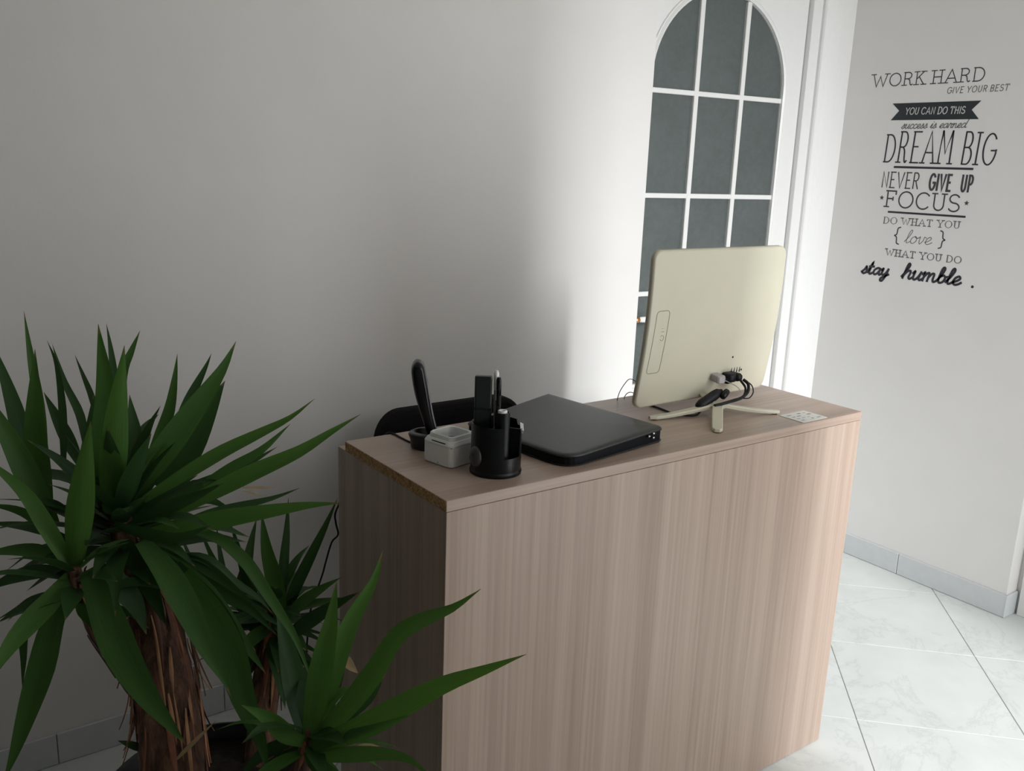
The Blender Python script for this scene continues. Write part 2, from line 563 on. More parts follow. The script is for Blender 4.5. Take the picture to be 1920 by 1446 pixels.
def ring_off(d):
    pr = [(GC - (GRAD + d) * math.cos(PI * k / 36), GZ + (GRAD + d) * math.sin(PI * k / 36)) for k in range(37)]
    return [(GL - d, GB - d)] + pr + [(GR + d, GB - d)]


R = [[(x, -yy, z) for x, z in ring_off(d)] for d, yy in ((0.0, -0.012), (0.001, 0.007), (0.009, 0.011), (0.017, 0.006), (0.022, 0.0055), (0.024, -0.001))]
bm = bmesh.new()
vs = [[bm.verts.new(p) for p in r] for r in R]
n = len(R[0])
for a, c in zip(vs, vs[1:]):
    for i in range(n):
        bm.faces.new((a[i], a[(i + 1) % n], c[(i + 1) % n], c[i]))
bmesh.ops.recalc_face_normals(bm, faces=bm.faces[:])
link_mesh('arch_moulding', bm, M_door, d1)


def arch_z(x):
    return GZ + math.sqrt(max(0, GRAD ** 2 - (x - GC) ** 2))


VX = [-0.5472, -0.3187]
HZ = [1.1435, 1.511, 1.8835]
for x in VX:
    link_mesh('glazing_bar', boxes([(x - 0.0108, x + 0.0108, -0.004, 0.016, GB, arch_z(x))], 0.002), M_door, d1)
for z in HZ:
    link_mesh('glazing_bar', boxes([(GL, GR, -0.0032, 0.0152, z - 0.009, z + 0.009)], 0.002), M_door, d1)
cols = [(GL, VX[0] - 0.0105), (VX[0] + 0.0105, VX[1] - 0.0105), (VX[1] + 0.0105, GR)]
rows = [(GB, HZ[0] - 0.0085), (HZ[0] + 0.0085, HZ[1] - 0.0085), (HZ[1] + 0.0085, HZ[2] - 0.0085)]
for xa, xb in cols:
    for za, zb in rows:
        link_mesh('pane', boxes([(xa, xb, 0.008, 0.014, za, zb)]), M_glass, d1)
    top = [(xa + (xb - xa) * k / 14, arch_z(xa + (xb - xa) * k / 14)) for k in range(15)]
    z0 = HZ[2] + 0.0085
    poly = [(xb, z0)] + [(x, max(z, z0 + 1e-4)) for x, z in reversed(top)] + [(xa, z0)]
    link_mesh('pane', prism(poly, 0.008, 0.014, 'y'), M_glass, d1)
# lower raised panel of the leaf
link_mesh('raised_panel', boxes([(GL + 0.02, GR - 0.02, -0.006, 0.002, 0.14, 0.66)], 0.004), M_door, d1)
# lever handle: brass rose and neck, white lever
hx, hz = -0.797, 1.056
hb = bmesh.new()
rose = [[(hx + r * math.cos(2 * PI * k / 20), -y, hz + r * math.sin(2 * PI * k / 20)) for k in range(20)]
        for r, y in ((0.022, 0.0), (0.022, 0.006), (0.018, 0.010), (0.009, 0.011), (0.009, 0.044))]
loft(rose, True, True, hb)
tube(hb, [Vector((hx - 0.010, -0.052, hz)), Vector((hx - 0.004, -0.052, hz)), Vector((hx + 0.010, -0.052, hz)), Vector((hx + 0.014, -0.052, hz))], [0.009, 0.012, 0.012, 0.009], 14)
h = link_mesh('door_handle', hb, M_brass, d1, True)
lv = bmesh.new()
tube(lv, spline([(hx + 0.012, -0.052, hz), (hx + 0.03, -0.053, hz), (hx + 0.07, -0.051, hz - 0.002), (hx + 0.12, -0.048, hz - 0.004)], 6),
     [0.0085 + 0.003 * math.sin(PI * k / 18) for k in range(19)], 12)
lever = link_mesh('lever', lv, M_white, h, True)
lever['label'] = 'white lever'

# frame and casing of that door, running into the corner
structure(link_mesh('trim_2', boxes([(2.316, 2.372, YF - 0.004, YF + 0.16, 0, 2.44), (1.486, 2.316, YF + 0.001, YF + 0.16, 2.384, 2.44)], 0.002), M_door))
cp = [(2.372, YF), (2.372, YF - 0.014), (2.376, YF - 0.020), (2.384, YF - 0.020), (2.389, YF - 0.014), (2.395, YF - 0.004), (2.405, YF - 0.004), (2.425, YF - 0.008),
      (2.450, YF - 0.015), (2.480, YF - 0.020), (2.5635, YF - 0.022), (2.5635, YF)]
structure(link_mesh('trim_3', prism(cp, 0, 2.50), M_door, smooth=False))
# the dim room behind the door
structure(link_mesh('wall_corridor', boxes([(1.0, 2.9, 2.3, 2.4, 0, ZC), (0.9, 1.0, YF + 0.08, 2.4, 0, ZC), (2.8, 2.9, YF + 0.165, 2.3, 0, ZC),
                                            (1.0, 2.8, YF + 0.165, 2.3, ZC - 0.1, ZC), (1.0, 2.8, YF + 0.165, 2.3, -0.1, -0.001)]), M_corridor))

# ------------------------------------------------------------------ reception desk
L, D, T = 1.3063, 0.426, 0.0223
H = 1.0
desk = thing('reception_desk', 'wood-effect laminate reception counter standing on the floor in front of the white wall', 'desk', (0, 0, 0))
wt = link_mesh('worktop', boxes([(0, L, 0, D, H - T, H)], 0.0008), M_wood_h, desk)
re = link_mesh('raw_edge', boxes([(-0.0006, 0.0006, 0.001, D - 0.001, H - T + 0.0006, H - 0.0008)]), M_chip, desk)
re['label'] = 'raw chipboard end of the worktop'
link_mesh('front_panel', boxes([(0.0006, L - 0.0006, 0.0006, 0.0200, 0.002, H - T - 0.0012)], 0.0008), M_wood_v, desk)
link_mesh('side_panel', boxes([(0.0012, 0.0212, 0.0207, 0.4657, 0.002, H - T - 0.0006)], 0.0008), M_wood_v, desk)
link_mesh('side_panel', boxes([(L - 0.0212, L - 0.0012, 0.0207, 0.4657, 0.002, H - T - 0.0006)], 0.0008), M_wood_v, desk)
for fx in (0.011, L - 0.011):
    for fy in (0.05, 0.43):
        link_mesh('glide_foot', boxes([(fx - 0.008, fx + 0.008, fy - 0.02, fy + 0.02, 0.0, 0.003)]), M_black, desk)

# ------------------------------------------------------------------ all-in-one computer seen from behind
MW, MH = 0.487, 0.397
MC = Vector((0.934, 0.238, 1.030))
TI = math.radians(5.0)
Mex, Mn = Vector((1, 0, 0)), Vector((0, -1, 0))
Mup = Vector((0, 0, math.cos(TI))) + Mn * math.sin(TI)
Mnn = (Mn * math.cos(TI) - Vector((0, 0, math.sin(TI))))
pc = thing('computer', 'cream all-in-one computer on tripod feet, turned away, on the right half of the counter', 'computer', (MC.x, MC.y, H))


def mpt(u, v, off):
    """u,v in metres from bottom centre; off = outward on the back side"""
    return MC + Mex * u + Mup * v + Mnn * (off + 0.011 * math.sin(PI * max(0, min(1, v / MH))))


def panel_grid(inset, off, nu=10, r=0.024):
    w, h = MW - 2 * inset, MH - 2 * inset
    rr = max(0.004, r - inset)
    vv = [rr * (1 - math.cos(PI / 2 * k / 5)) for k in range(6)] + [rr + (h - 2 * rr) * k / 14 for k in range(1, 14)] + \
         [h - rr * (1 - math.cos(PI / 2 * k / 5)) for k in range(5, -1, -1)]
    rows_ = []
    for v in vv:
        e = min(v, h - v)
        hw = w / 2 - (rr - math.sqrt(max(0, rr * rr - (rr - e) ** 2)) if e < rr else 0)
        rows_.append([mpt(-hw + 2 * hw * k / nu, v + inset, off) for k in range(nu + 1)])
    return rows_


def border(g, nu=10):
    return [(0, k) for k in range(nu + 1)] + [(i, nu) for i in range(1, len(g))] + [(len(g) - 1, k) for k in range(nu - 1, -1, -1)] + [(i, 0) for i in range(len(g) - 2, 0, -1)]


def sheet_shell(layers, cap_first, cap_last):
    bm = bmesh.new()
    loops = []
    for li, g in enumerate(layers):
        full = (li == 0 and cap_first) or (li == len(layers) - 1 and cap_last)
        vv = {}
        keys = [(i, k) for i in range(len(g)) for k in range(len(g[0]))] if full else border(g)
        for key in keys:
            vv[key] = bm.verts.new(g[key[0]][key[1]])
        if full:
            for i in range(len(g) - 1):
                for k in range(len(g[0]) - 1):
                    bm.faces.new((vv[(i, k)], vv[(i, k + 1)], vv[(i + 1, k + 1)], vv[(i + 1, k)]))
        loops.append([vv[k] for k in border(g)])
    for a, c in zip(loops, loops[1:]):
        for i in range(len(a)):
            bm.faces.new((a[i], a[(i + 1) % len(a)], c[(i + 1) % len(a)], c[i]))
    bmesh.ops.recalc_face_normals(bm, faces=bm.faces[:])
    return bm


def lp(bm, o):
    return local(bm, o)


bm = sheet_shell([panel_grid(0.005, 0.0045), panel_grid(0.0015, 0.003), panel_grid(0.0, -0.001)], True, False)
link_mesh('back_cover', lp(bm, pc), M_cream, pc, True)
bm = sheet_shell([panel_grid(0.0, -0.001), panel_grid(0.0, -0.009), panel_grid(0.003, -0.012)], False, True)
rim = link_mesh('bezel', lp(bm, pc), M_cream_dark, pc, True)
bm = sheet_shell([panel_grid(0.022, -0.0115), panel_grid(0.0225, -0.0132)], False, True)
link_mesh('screen', lp(bm, pc), M_screen, pc, True)


def mpx(x, z):
    """panel coordinates of a point given by world x and z"""
    return x - MC.x, (z - MC.z) / math.cos(TI)


# seam of the side cover
gu0, gv0 = mpx(0.717, 1.122)
gu1, gv1 = mpx(0.760, 1.280)
skew = 0.007
pts0 = rrect((gu0 + gu1) / 2 - 0.006, (gv0 + gv1) / 2, gu1 - gu0, gv1 - gv0, 0.009, 5)
pts = []
for (ua, va), (ub, vb) in zip(pts0, pts0[1:] + pts0[:1]):
    k_ = max(1, int(math.hypot(ub - ua, vb - va) / 0.008))
    pts += [(ua + (ub - ua) * q / k_, va + (vb - va) * q / k_) for q in range(k_)]
P3 = [mpt(u + skew * (v - (gv0 + gv1) / 2) / (gv1 - gv0), v, 0.0046) for u, v in pts]
bm = bmesh.new()
tube(bm, P3 + [P3[0]], 0.0008, 5)
link_mesh('cover_seam', lp(bm, pc), M_groove, pc)
# faint embossed marks on the cover
bm = bmesh.new()
mu, mv = mpx(0.741, 1.212)
tube(bm, [mpt(mu + 0.006 * math.cos(a), mv + 0.007 * math.sin(a), 0.0047) for a in [math.radians(200 + 28 * k) for k in range(12)]], 0.0006, 5)
tube(bm, [mpt(mu - 0.004 + 0.0045 * k, mv + 0.016, 0.0047) for k in range(3)], 0.0006, 5)
tube(bm, [mpt(mu - 0.003 + 0.002 * k, mv + 0.024, 0.0047) for k in range(3)], 0.0006, 5)
link_mesh('embossed_mark', lp(bm, pc), M_groove, pc)
# vent slots, screw holes and sockets
bm = bmesh.new()
for k in range(4):
    u, v = mpx(1.027 + 0.0105 * k, 1.098)
    c = mpt(u, v, 0.0046)
    box(bm, c.x - 0.0011, c.x + 0.0011, c.y - 0.001, c.y + 0.002, c.z - 0.007, c.z + 0.007)
link_mesh('vent_slot', lp(bm, pc), M_slot, pc)
for xx, zz in ((1.020, 1.136), (1.066, 1.096)):
    u, v = mpx(xx, zz)
    c = mpt(u, v, 0.0045)
    bm = bmesh.new()
    loft([[(c.x + 0.0028 * math.cos(2 * PI * k / 10), c.y - dy, c.z + 0.0028 * math.sin(2 * PI * k / 10)) for k in range(10)] for dy in (-0.001, 0.0008)], True, True, bm)
    link_mesh('screw', lp(bm, pc), M_slot, pc)
bm = bmesh.new()
u, v = mpx(0.99, 1.085)
c = mpt(u, v, 0.0046)
box(bm, c.x - 0.03, c.x + 0.05, c.y - 0.0012, c.y + 0.002, c.z - 0.004, c.z + 0.009)
link_mesh('socket_strip', lp(bm, pc), M_groove, pc)
# stand: hub and three flat feet
hub = Vector((0.926, 0.172, H))


def foot(tip, w0, w1, h0):
    tip = Vector(tip)
    d = (tip - hub)
    ln = d.length
    d.normalize()
    s = Vector((-d.y, d.x, 0))
    rings = []
    for k in range(13):
        t = k / 12
        c = hub + d * ln * t
        w = (w0 + (w1 - w0) * t) / 2
        if t > 0.9:
            w *= math.sqrt(max(0.02, 1 - ((t - 0.9) / 0.1) ** 2 * 0.8))
        zt = 0.0095 + h0 * (1 - t) ** 1.6
        zb = 0.0025 + h0 * (1 - t) ** 1.6 - 0.004 * (1 - t)
        zb = max(0.0025, zb)
        rings.append([c + s * w * 0.86 + Vector((0, 0, zt)), c + s * w + Vector((0, 0, zt - 0.003)), c + s * w + Vector((0, 0, zb)),
                      c - s * w + Vector((0, 0, zb)), c - s * w + Vector((0, 0, zt - 0.003)), c - s * w * 0.86 + Vector((0, 0, zt))])
    f = link_mesh('foot', lp(loft(rings), pc), M_cream, pc)
    pad = bmesh.new()
    c = tip - d * 0.014
    prism([(c.x + 0.008 * math.cos(2 * PI * k / 12), c.y + 0.008 * math.sin(2 * PI * k / 12)) for k in range(12)], H + 0.0002, H + 0.0032, 'z', pad)
    pd = link_mesh('rubber_pad', lp(pad, pc), M_black, f)
    return f


foot((0.733, 0.221, H), 0.022, 0.019, 0.026)
foot((0.797, 0.054, H), 0.028, 0.026, 0.026)
foot((1.082, 0.097, H), 0.022, 0.016, 0.026)
bm = bmesh.new()
loft([[(hub.x + (0.026 - 0.005 * j) * math.cos(2 * PI * k / 16) + 0.002 * j, hub.y + (0.020 - 0.004 * j) * math.sin(2 * PI * k / 16) + 0.020 * j, H + 0.020 + 0.008 * j) for k in range(16)] for j in range(4)], True, True, bm)
link_mesh('neck', lp(bm, pc), M_cream, pc, True)

# ------------------------------------------------------------------ leads behind the computer
def backpt(x, z, off=0.006):
    u, v = mpx(x, z)
    return mpt(u, v, off)


pl = thing('power_lead', 'black power lead with a fat barrel plug hanging from the back of the computer', 'cable', (0.99, 0.20, H))
bm = bmesh.new()
c = backpt(1.010, 1.084)
for dx, dz, ww, hh, dd in ((-0.004, 0.0, 0.030, 0.024, 0.030), (0.014, 0.001, 0.020, 0.022, 0.036), (-0.012, -0.008, 0.022, 0.016, 0.024)):
    rr_ = [[(c.x + dx + a, c.y + 0.0 - y, c.z + dz + b_) for a, b_ in rrect(0, 0, ww * s, hh * s, 0.006, 3)] for y, s in ((-0.001, 1.0), (dd * 0.8, 1.0), (dd, 0.75))]
    loft(rr_, True, True, bm)
link_mesh('plug', lp(bm, pl), M_cable, pl, True)
cable('lead', [Vector(q) - pl.location for q in ((1.030, 0.182, 1.080), (1.034, 0.168, 1.070), (1.026, 0.160, 1.052), (0.998, 0.156, 1.040), (0.962, 0.152, 1.038), (0.930, 0.150, 1.036), (0.900, 0.160, 1.030))], 0.0042, M_cable, pl)
cable('lead', [Vector(q) - pl.location for q in ((1.020, 0.182, 1.078), (1.022, 0.166, 1.062), (1.008, 0.156, 1.046), (0.978, 0.148, 1.040), (0.940, 0.150, 1.036), (0.905, 0.168, 1.026), (0.862, 0.190, 1.010))], 0.0032, M_cable, pl)
cable('lead', [Vector(q) - pl.location for q in ((1.034, 0.180, 1.078), (1.046, 0.166, 1.066), (1.048, 0.160, 1.048), (1.030, 0.156, 1.036), (1.004, 0.154, 1.038))], 0.0016, M_cable, pl)
b1 = bmesh.new()
a0, a1 = Vector((0.868, 0.190, 1.022)), Vector((0.956, 0.188, 1.058))
tube(b1, [a0.lerp(a1, t) for t in (0, 0.06, 0.2, 0.7, 0.86, 0.94, 1.0)], [0.004, 0.010, 0.0135, 0.0135, 0.0115, 0.006, 0.004], 14)
link_mesh('barrel_plug', lp(b1, pl), M_cable, pl, True)
b1 = bmesh.new()
a0, a1 = Vector((0.940, 0.172, 1.044)), Vector((0.968, 0.178, 1.058))
tube(b1, [a0.lerp(a1, t) for t in (0, 0.1, 0.5, 0.9, 1.0)], [0.005, 0.0085, 0.0095, 0.008, 0.004], 12)
link_mesh('ferrite_bead', lp(b1, pl), M_black, pl, True)
cable('lead', [Vector(q) - pl.location for q in ((0.885, 0.184, 1.022), (0.872, 0.186, 1.006), (0.858, 0.187, 1.0036), (0.838, 0.198, 1.0034), (0.828, 0.215, 1.0034), (0.822, 0.235, 1.0034), (0.826, 0.262, 1.0034), (0.83, 0.32, 1.0034))], 0.0028, M_cable, pl)

ul = thing('usb_lead', 'pale wire with a grey plug in the back of the computer', 'cable', (0.976, 0.21, 1.07))
c = backpt(0.962, 1.088)
bm = bmesh.new()
loft([[(c.x + a, c.y - y, c.z + b_ - y * 0.15) for a, b_ in rrect(0, 0, 0.028 * s, 0.020 * s, 0.004, 3)] for y, s in ((-0.001, 1), (0.024, 1), (0.028, 0.8))], True, True, bm)
link_mesh('plug', lp(bm, ul), M_grey, ul)
cable('wire', [Vector(q) - ul.location for q in ((0.970, c.y - 0.026, 1.082), (0.992, 0.170, 1.068), (1.004, 0.166, 1.052), (0.992, 0.168, 1.046))], 0.0012, M_grey, ul)

o = cable('keyboard_wire', [(0.787, 0.400, 1.0014), (0.790, 0.4005, 1.012), (0.797, 0.401, 1.027), (0.812, 0.401, 1.045), (0.826, 0.400, 1.056), (0.840, 0.396, 1.053), (0.852, 0.385, 1.038), (0.858, 0.36, 1.012), (0.86, 0.34, 1.0016)], 0.0011, M_greycable)
tag(o, 'taller of two thin grey wire loops at the rear counter edge left of the computer', 'wire')
o = cable('mouse_wire', [(0.814, 0.402, 1.0014), (0.817, 0.402, 1.010), (0.825, 0.401, 1.0175), (0.836, 0.398, 1.019), (0.850, 0.392, 1.012), (0.860, 0.380, 1.0016)], 0.0011, M_greycable)
tag(o, 'lower of two thin grey wire loops at the rear counter edge left of the computer', 'wire')

# ------------------------------------------------------------------ printed card
cd = thing('printed_card', 'small white printed card lying at the right end of the counter', 'card', (1.117, 0.047, H))
link_mesh('sheet', prism(rrect(0, 0, 0.102, 0.076, 0.003, 2), 0.0002, 0.0012), M_paper, cd)
bm = bmesh.new()
rnd = random.Random(3)
for i in range(4):
    for j in range(4):
        x, y = -0.038 + 0.021 * i, -0.026 + 0.015 * j
        if rnd.random() < 0.72:
            w, h = rnd.uniform(0.008, 0.016), rnd.uniform(0.003, 0.008)
            vv = [bm.verts.new(q) for q in ((x, y, 0.00135), (x + w, y, 0.00135), (x + w, y + h, 0.00135), (x, y + h, 0.00135))]
            bm.faces.new(vv)
link_mesh('print', bm, M_print, cd)

# ------------------------------------------------------------------ black binder
bd = thing('binder', 'black leatherette ring binder lying flat across the middle of the counter', 'binder', (0.45, 0.22, H))
Bq = {'L': Vector((0.262, 0.343, 0)), 'K': Vector((0.590, 0.452, 0)), 'R': Vector((0.632, 0.070, 0)), 'F': Vector((0.309, 0.024, 0))}
BT = {'L': 0.030, 'K': 0.036, 'R': 0.040, 'F': 0.026}


def binder_outline(inset=0.0, rad=None, n=7):
    order = ['L', 'F', 'R', 'K']
    rd = rad or {'L': 0.02, 'F': 0.055, 'R': 0.016, 'K': 0.008}
    P = [Bq[k] for k in order]
    cen = sum(P, Vector()) / 4
    out = []
    for i, k in enumerate(order):
        p, a, c = P[i], P[i - 1], P[(i + 1) % 4]
        da, dc = (a - p).normalized(), (c - p).normalized()
        p2 = p + (da + dc) * inset
        r = max(0.004, rd[k] - inset)
        for j in range(n + 1):
            t = j / n
            q0, q1 = p2 + da * r, p2 + dc * r
            out.append(((1 - t) ** 2 * q0 + 2 * t * (1 - t) * p2 + t * t * q1, k))
    return out


def bz(p, frac):
    # thickness by bilinear weighting of the corners
    ws = {k: 1 / ((p - Bq[k]).length ** 2 + 0.01) for k in Bq}
    return sum(ws[k] * BT[k] for k in Bq) / sum(ws.values()) * frac


def bring(inset, zf, dz=0.0):
    return [Vector((p.x, p.y, H + bz(p, zf) + dz)) - bd.location for p, k in binder_outline(inset)]


bm = loft([[Vector((v.x, v.y, 0.0003)) for v in bring(0.004, 0)], [Vector((v.x, v.y, 0.004)) for v in bring(0.0, 0)], bring(0.0, 0.16)])
link_mesh('bottom_cover', bm, M_leather, bd, False)
bm = loft([bring(0.003, 0.10), bring(0.003, 0.86)])
link_mesh('gusset', bm, M_gusset, bd)
bm = bmesh.new()
ringsB = [bring(0.001, 0.74), bring(0.0, 0.82), bring(0.002, 0.92), bring(0.007, 0.985), bring(0.016, 1.0), bring(0.05, 1.03), bring(0.12, 1.05)]
loft(ringsB, True, True, bm)
link_mesh('top_cover', bm, M_leather, bd, True)
for k, (fx, zf) in enumerate(((0.574, 0.024), (0.590, 0.018), (0.590, 0.028))):
    bm = bmesh.new()
    y = 0.0628 + (fx - 0.582) * 0.14
    loft([[(fx + 0.0034 * math.cos(2 * PI * a / 10), y - dy, H + zf + 0.0026 * math.sin(2 * PI * a / 10)) for a in range(10)] for dy in (-0.004, 0.003, 0.0045)], True, True, bm)
    link_mesh('rivet', lp(bm, bd), M_chrome, bd, True)

# ------------------------------------------------------------------ pen organiser
ox, oy = 0.1765, 0.0955
po = thing('pen_organizer', 'round black desk organizer with stepped compartments at the left end of the counter', 'organizer', (ox, oy, H))
RO, TW = 0.0515, 0.0025
VW = math.atan2(-1.358 - oy, -0.857 - ox)      # azimuth that faces the room's middle


def hprof(a):
    """wall height around the body, a measured from the facing side, counter-clockwise"""
    a = (a + PI) % (2 * PI) - PI
    d = math.degrees(a)
    if d < -60:
        return 0.104
    if d < -8:
        return 0.104
    if d < 20:
        return 0.104
    if d < 68:
        return 0.040
    if d < 120:
        return 0.094
    return 0.104


NN = 72
bm = bmesh.new()
ang = [2 * PI * k / NN for k in range(NN)]
base = [(RO * 1.03 * math.cos(a + VW), RO * 1.03 * math.sin(a + VW), 0.0004) for a in ang]
b2 = [(RO * 1.04 * math.cos(a + VW), RO * 1.04 * math.sin(a + VW), 0.006) for a in ang]
b3 = [(RO * math.cos(a + VW), RO * math.sin(a + VW), 0.010) for a in ang]
topo = [(RO * math.cos(a + VW), RO * math.sin(a + VW), hprof(a)) for a in ang]
topi = [((RO - TW) * math.cos(a + VW), (RO - TW) * math.sin(a + VW), hprof(a)) for a in ang]
boti = [((RO - TW) * math.cos(a + VW), (RO - TW) * math.sin(a + VW), 0.012) for a in ang]
loft([base, b2, b3, topo, topi, boti], True, True, bm)
link_mesh('body', bm, M_black, po)
# dividers and the tall front tube
bm = bmesh.new()
for aa, hh in ((-8, 0.104), (72, 0.096), (150, 0.10)):
    a = VW + math.radians(aa)
    d = Vector((math.cos(a), math.sin(a), 0))
    s = Vector((-d.y, d.x, 0)) * 0.0011
    r0, r1 = 0.0, RO - 0.001
    q = [d * r0 - s, d * r1 - s, d * r1 + s, d * r0 + s]
    prism([(v.x, v.y) for v in q], 0.010, hh, 'z', bm)
link_mesh('divider', bm, M_black, po)
ta = VW + math.radians(24)
tcx, tcy = 0.026 * math.cos(ta), 0.026 * math.sin(ta)
bm = bmesh.new()
n = 28
lo = [[(tcx + r * math.cos(2 * PI * k / n), tcy + r * math.sin(2 * PI * k / n), z) for k in range(n)] for r, z in ((0.0150, 0.010), (0.0150, 0.132), (0.0128, 0.132), (0.0128, 0.014))]
loft(lo, True, True, bm)
link_mesh('tube', bm, M_black, po, False)
# scoop for clips bulging out at the left front
sa = VW + math.radians(-52)
bm = bmesh.new()
rings = []
for j in range(7):
    t = j / 6
    rr_ = 0.017 * math.cos(t * PI / 2) + 0.0008
    off = RO - 0.002 + 0.012 * math.sin(t * PI / 2)
    rings.append([Vector((math.cos(sa), math.sin(sa), 0)) * off + Vector((-math.sin(sa), math.cos(sa), 0)) * rr_ * math.cos(2 * PI * k / 20) + Vector((0, 0, 0.040 + rr_ * 1.25 * math.sin(2 * PI * k / 20))) for k in range(20)])
loft(rings, True, True, bm)
sc = link_mesh('scoop', bm, plain('dark_grey_plastic', (0.045, 0.043, 0.046), 0.3), po, True)
# bright clip on the right rim
ca = VW + math.radians(92)
cc = Vector((math.cos(ca), math.sin(ca), 0)) * (RO - 0.001)
bm = bmesh.new()
tg = Vector((-math.sin(ca), math.cos(ca), 0))
rings = [[cc + tg * (x + 0.0) + Vector((math.cos(ca), math.sin(ca), 0)) * a + Vector((0, 0, 0.0925 + x * 0.35 + b_)) for a, b_ in ((-0.004, -0.002), (0.003, -0.004), (0.004, 0.002), (-0.003, 0.005))] for x in (-0.012, 0.012)]
loft(rings, True, True, bm)
o = link_mesh('metal_clip', bm, M_chrome)
o.location = (ox, oy, H)
tag(o, 'bright metal clip on the right rim of the black pen organizer', 'clip')

# things standing in the organiser
def off(deg, r):
    a = VW + math.radians(deg)
    return ox + r * math.cos(a), oy + r * math.sin(a)


px, py = off(-80, 0.0298)
o = thing('marker_case', 'tall flat dark green-black case standing in the pen organizer', 'case', (px, py, H + 0.012))
rz = VW + PI / 2
o.rotation_euler = (0, 0, rz)
bm = loft([[(a, b_, z) for a, b_ in rrect(0, 0, 0.035 * s, 0.012 * s, 0.004, 4)] for z, s in ((0.0005, 0.96), (0.004, 1), (0.120, 1.0), (0.1205, 0.97), (0.122, 0.97), (0.1225, 1.0), (0.186, 1.0), (0.1885, 0.94))])
link_mesh('body', bm, M_darkgreen, o)
bm = boxes([(-0.0172, 0.0172, -0.0065, 0.0065, 0.119, 0.1235)])
link_mesh('band', bm, M_blackgloss, o)


def pen(name, deg, r, ln, rad, mat, tipmat, label, lean, cat='pen'):
    x, y = off(deg, r)
    e = thing(name, label, cat, (x, y, H + 0.0135))
    e.rotation_euler = lean
    bm = lathe([(0.0008, 0), (rad * 0.6, 0.010), (rad, 0.016), (rad, ln * 0.80)], 14)
    link_mesh('barrel', bm, mat, e, True)
    bm = lathe([(rad * 1.02, ln * 0.80), (rad * 1.02, ln * 0.97), (rad * 0.7, ln)], 14)
    link_mesh('cap', bm, tipmat, e, True)
    bm = boxes([(rad * 0.9, rad * 1.5, -0.0016, 0.0016, ln * 0.70, ln * 0.96)], 0.0005)
    link_mesh('pocket_clip', bm, tipmat, e)
    return e


pen('clear_pen', -5, 0.002, 0.198, 0.0052, M_clear, M_white, 'clear-barrelled pen with a white end, tallest thing in the organizer', (0.02, 0.0, VW))
pen('black_pen', 28, 0.0065, 0.186, 0.0050, M_blackgloss, M_blackgloss, 'slim black pen just right of the clear pen in the organizer', (0.01, 0.02, VW))
# roll of white paper tape tucked into the tall tube
bm = lathe([(0.0095, 0.016), (0.0095, 0.1345), (0.0085, 0.136), (0.0045, 0.135), (0.0045, 0.03)], 24)
o = link_mesh('paper_roll', bm, M_white, None, True)
o.location = (ox + tcx, oy + tcy, H)
tag(o, 'white paper roll showing at the top of the front tube of the organizer', 'paper roll')

# ------------------------------------------------------------------ white desk box
bl = thing('desk_box', 'white plastic box with a hollow square tray on top, left of the pen organizer', 'box', (0.1335, 0.198, H), math.atan2(0.019, 0.082))
S = 0.086
bm = loft([[(a, b_, z) for a, b_ in rrect(0, 0, S - i * 2, S - i * 2, 0.012, 5)] for z, i in ((0.0006, 0.002), (0.003, 0.0), (0.043, 0.0))])
link_mesh('body', bm, M_white, bl)
bm = loft([[(a, b_, z) for a, b_ in rrect(0, 0, S - i * 2, S - i * 2, 0.012 if i < 0.01 else 0.012, 5)] for z, i in
           ((0.0436, 0.0), (0.047, 0.0), (0.054, 0.004), (0.0545, 0.0070), (0.0625, 0.0085), (0.0645, 0.0105), (0.063, 0.0135), (0.040, 0.019))], True, True)
link_mesh('tray', bm, M_white, bl, False)
bm = boxes([(-0.040, 0.040, -0.040, 0.040, 0.0425, 0.0442)])
link_mesh('seam', bm, M_slot, bl)
# slot along the left bevel
bm = boxes([(-S / 2 + 0.0008, -S / 2 + 0.0024, -0.024, 0.016, 0.0492, 0.0510)])
link_mesh('slot', bm, M_slot, bl)
bm = boxes([(-S / 2 - 0.0006, -S / 2 + 0.001, -0.006, -0.003, 0.005, 0.0075)])
link_mesh('catch', bm, M_grey, bl)

# ------------------------------------------------------------------ cordless telephone
ph = thing('phone_cradle', 'black charging cradle of the cordless phone behind the white box', 'phone cradle', (0.131, 0.300, H), math.radians(25))
rings = []
for z, sx, sy in ((0.0005, 0.026, 0.028), (0.003, 0.028, 0.030), (0.020, 0.030, 0.031), (0.034, 0.036, 0.034), (0.0365, 0.0345, 0.0325), (0.0365, 0.018, 0.027), (0.018, 0.016, 0.0255)):
    rings.append([(sx * math.copysign(abs(math.cos(a)) ** 0.75, math.cos(a)), sy * math.copysign(abs(math.sin(a)) ** 0.75, math.sin(a)), z) for a in [2 * PI * k / 32 for k in range(32)]])
link_mesh('base', loft(rings), plain('phone_base_plastic', (0.020, 0.020, 0.022), 0.3), ph, True)
hs = thing('phone_handset', 'black cordless handset standing upright, leaning left, in its cradle', 'phone', (0.156, 0.305, H + 0.0195), 0)
ax = (Vector((0.112, 0.308, H + 0.196)) - Vector(hs.location))
hl = ax.length
zq = ax.normalized()
xq = Vector((0.86, -0.50, 0))
xq = (xq - zq * xq.dot(zq)).normalized()
yq = zq.cross(xq)
hs.rotation_mode = 'QUATERNION'
hs.rotation_quaternion = Matrix((xq, yq, zq)).transposed().to_quaternion()
rings = []
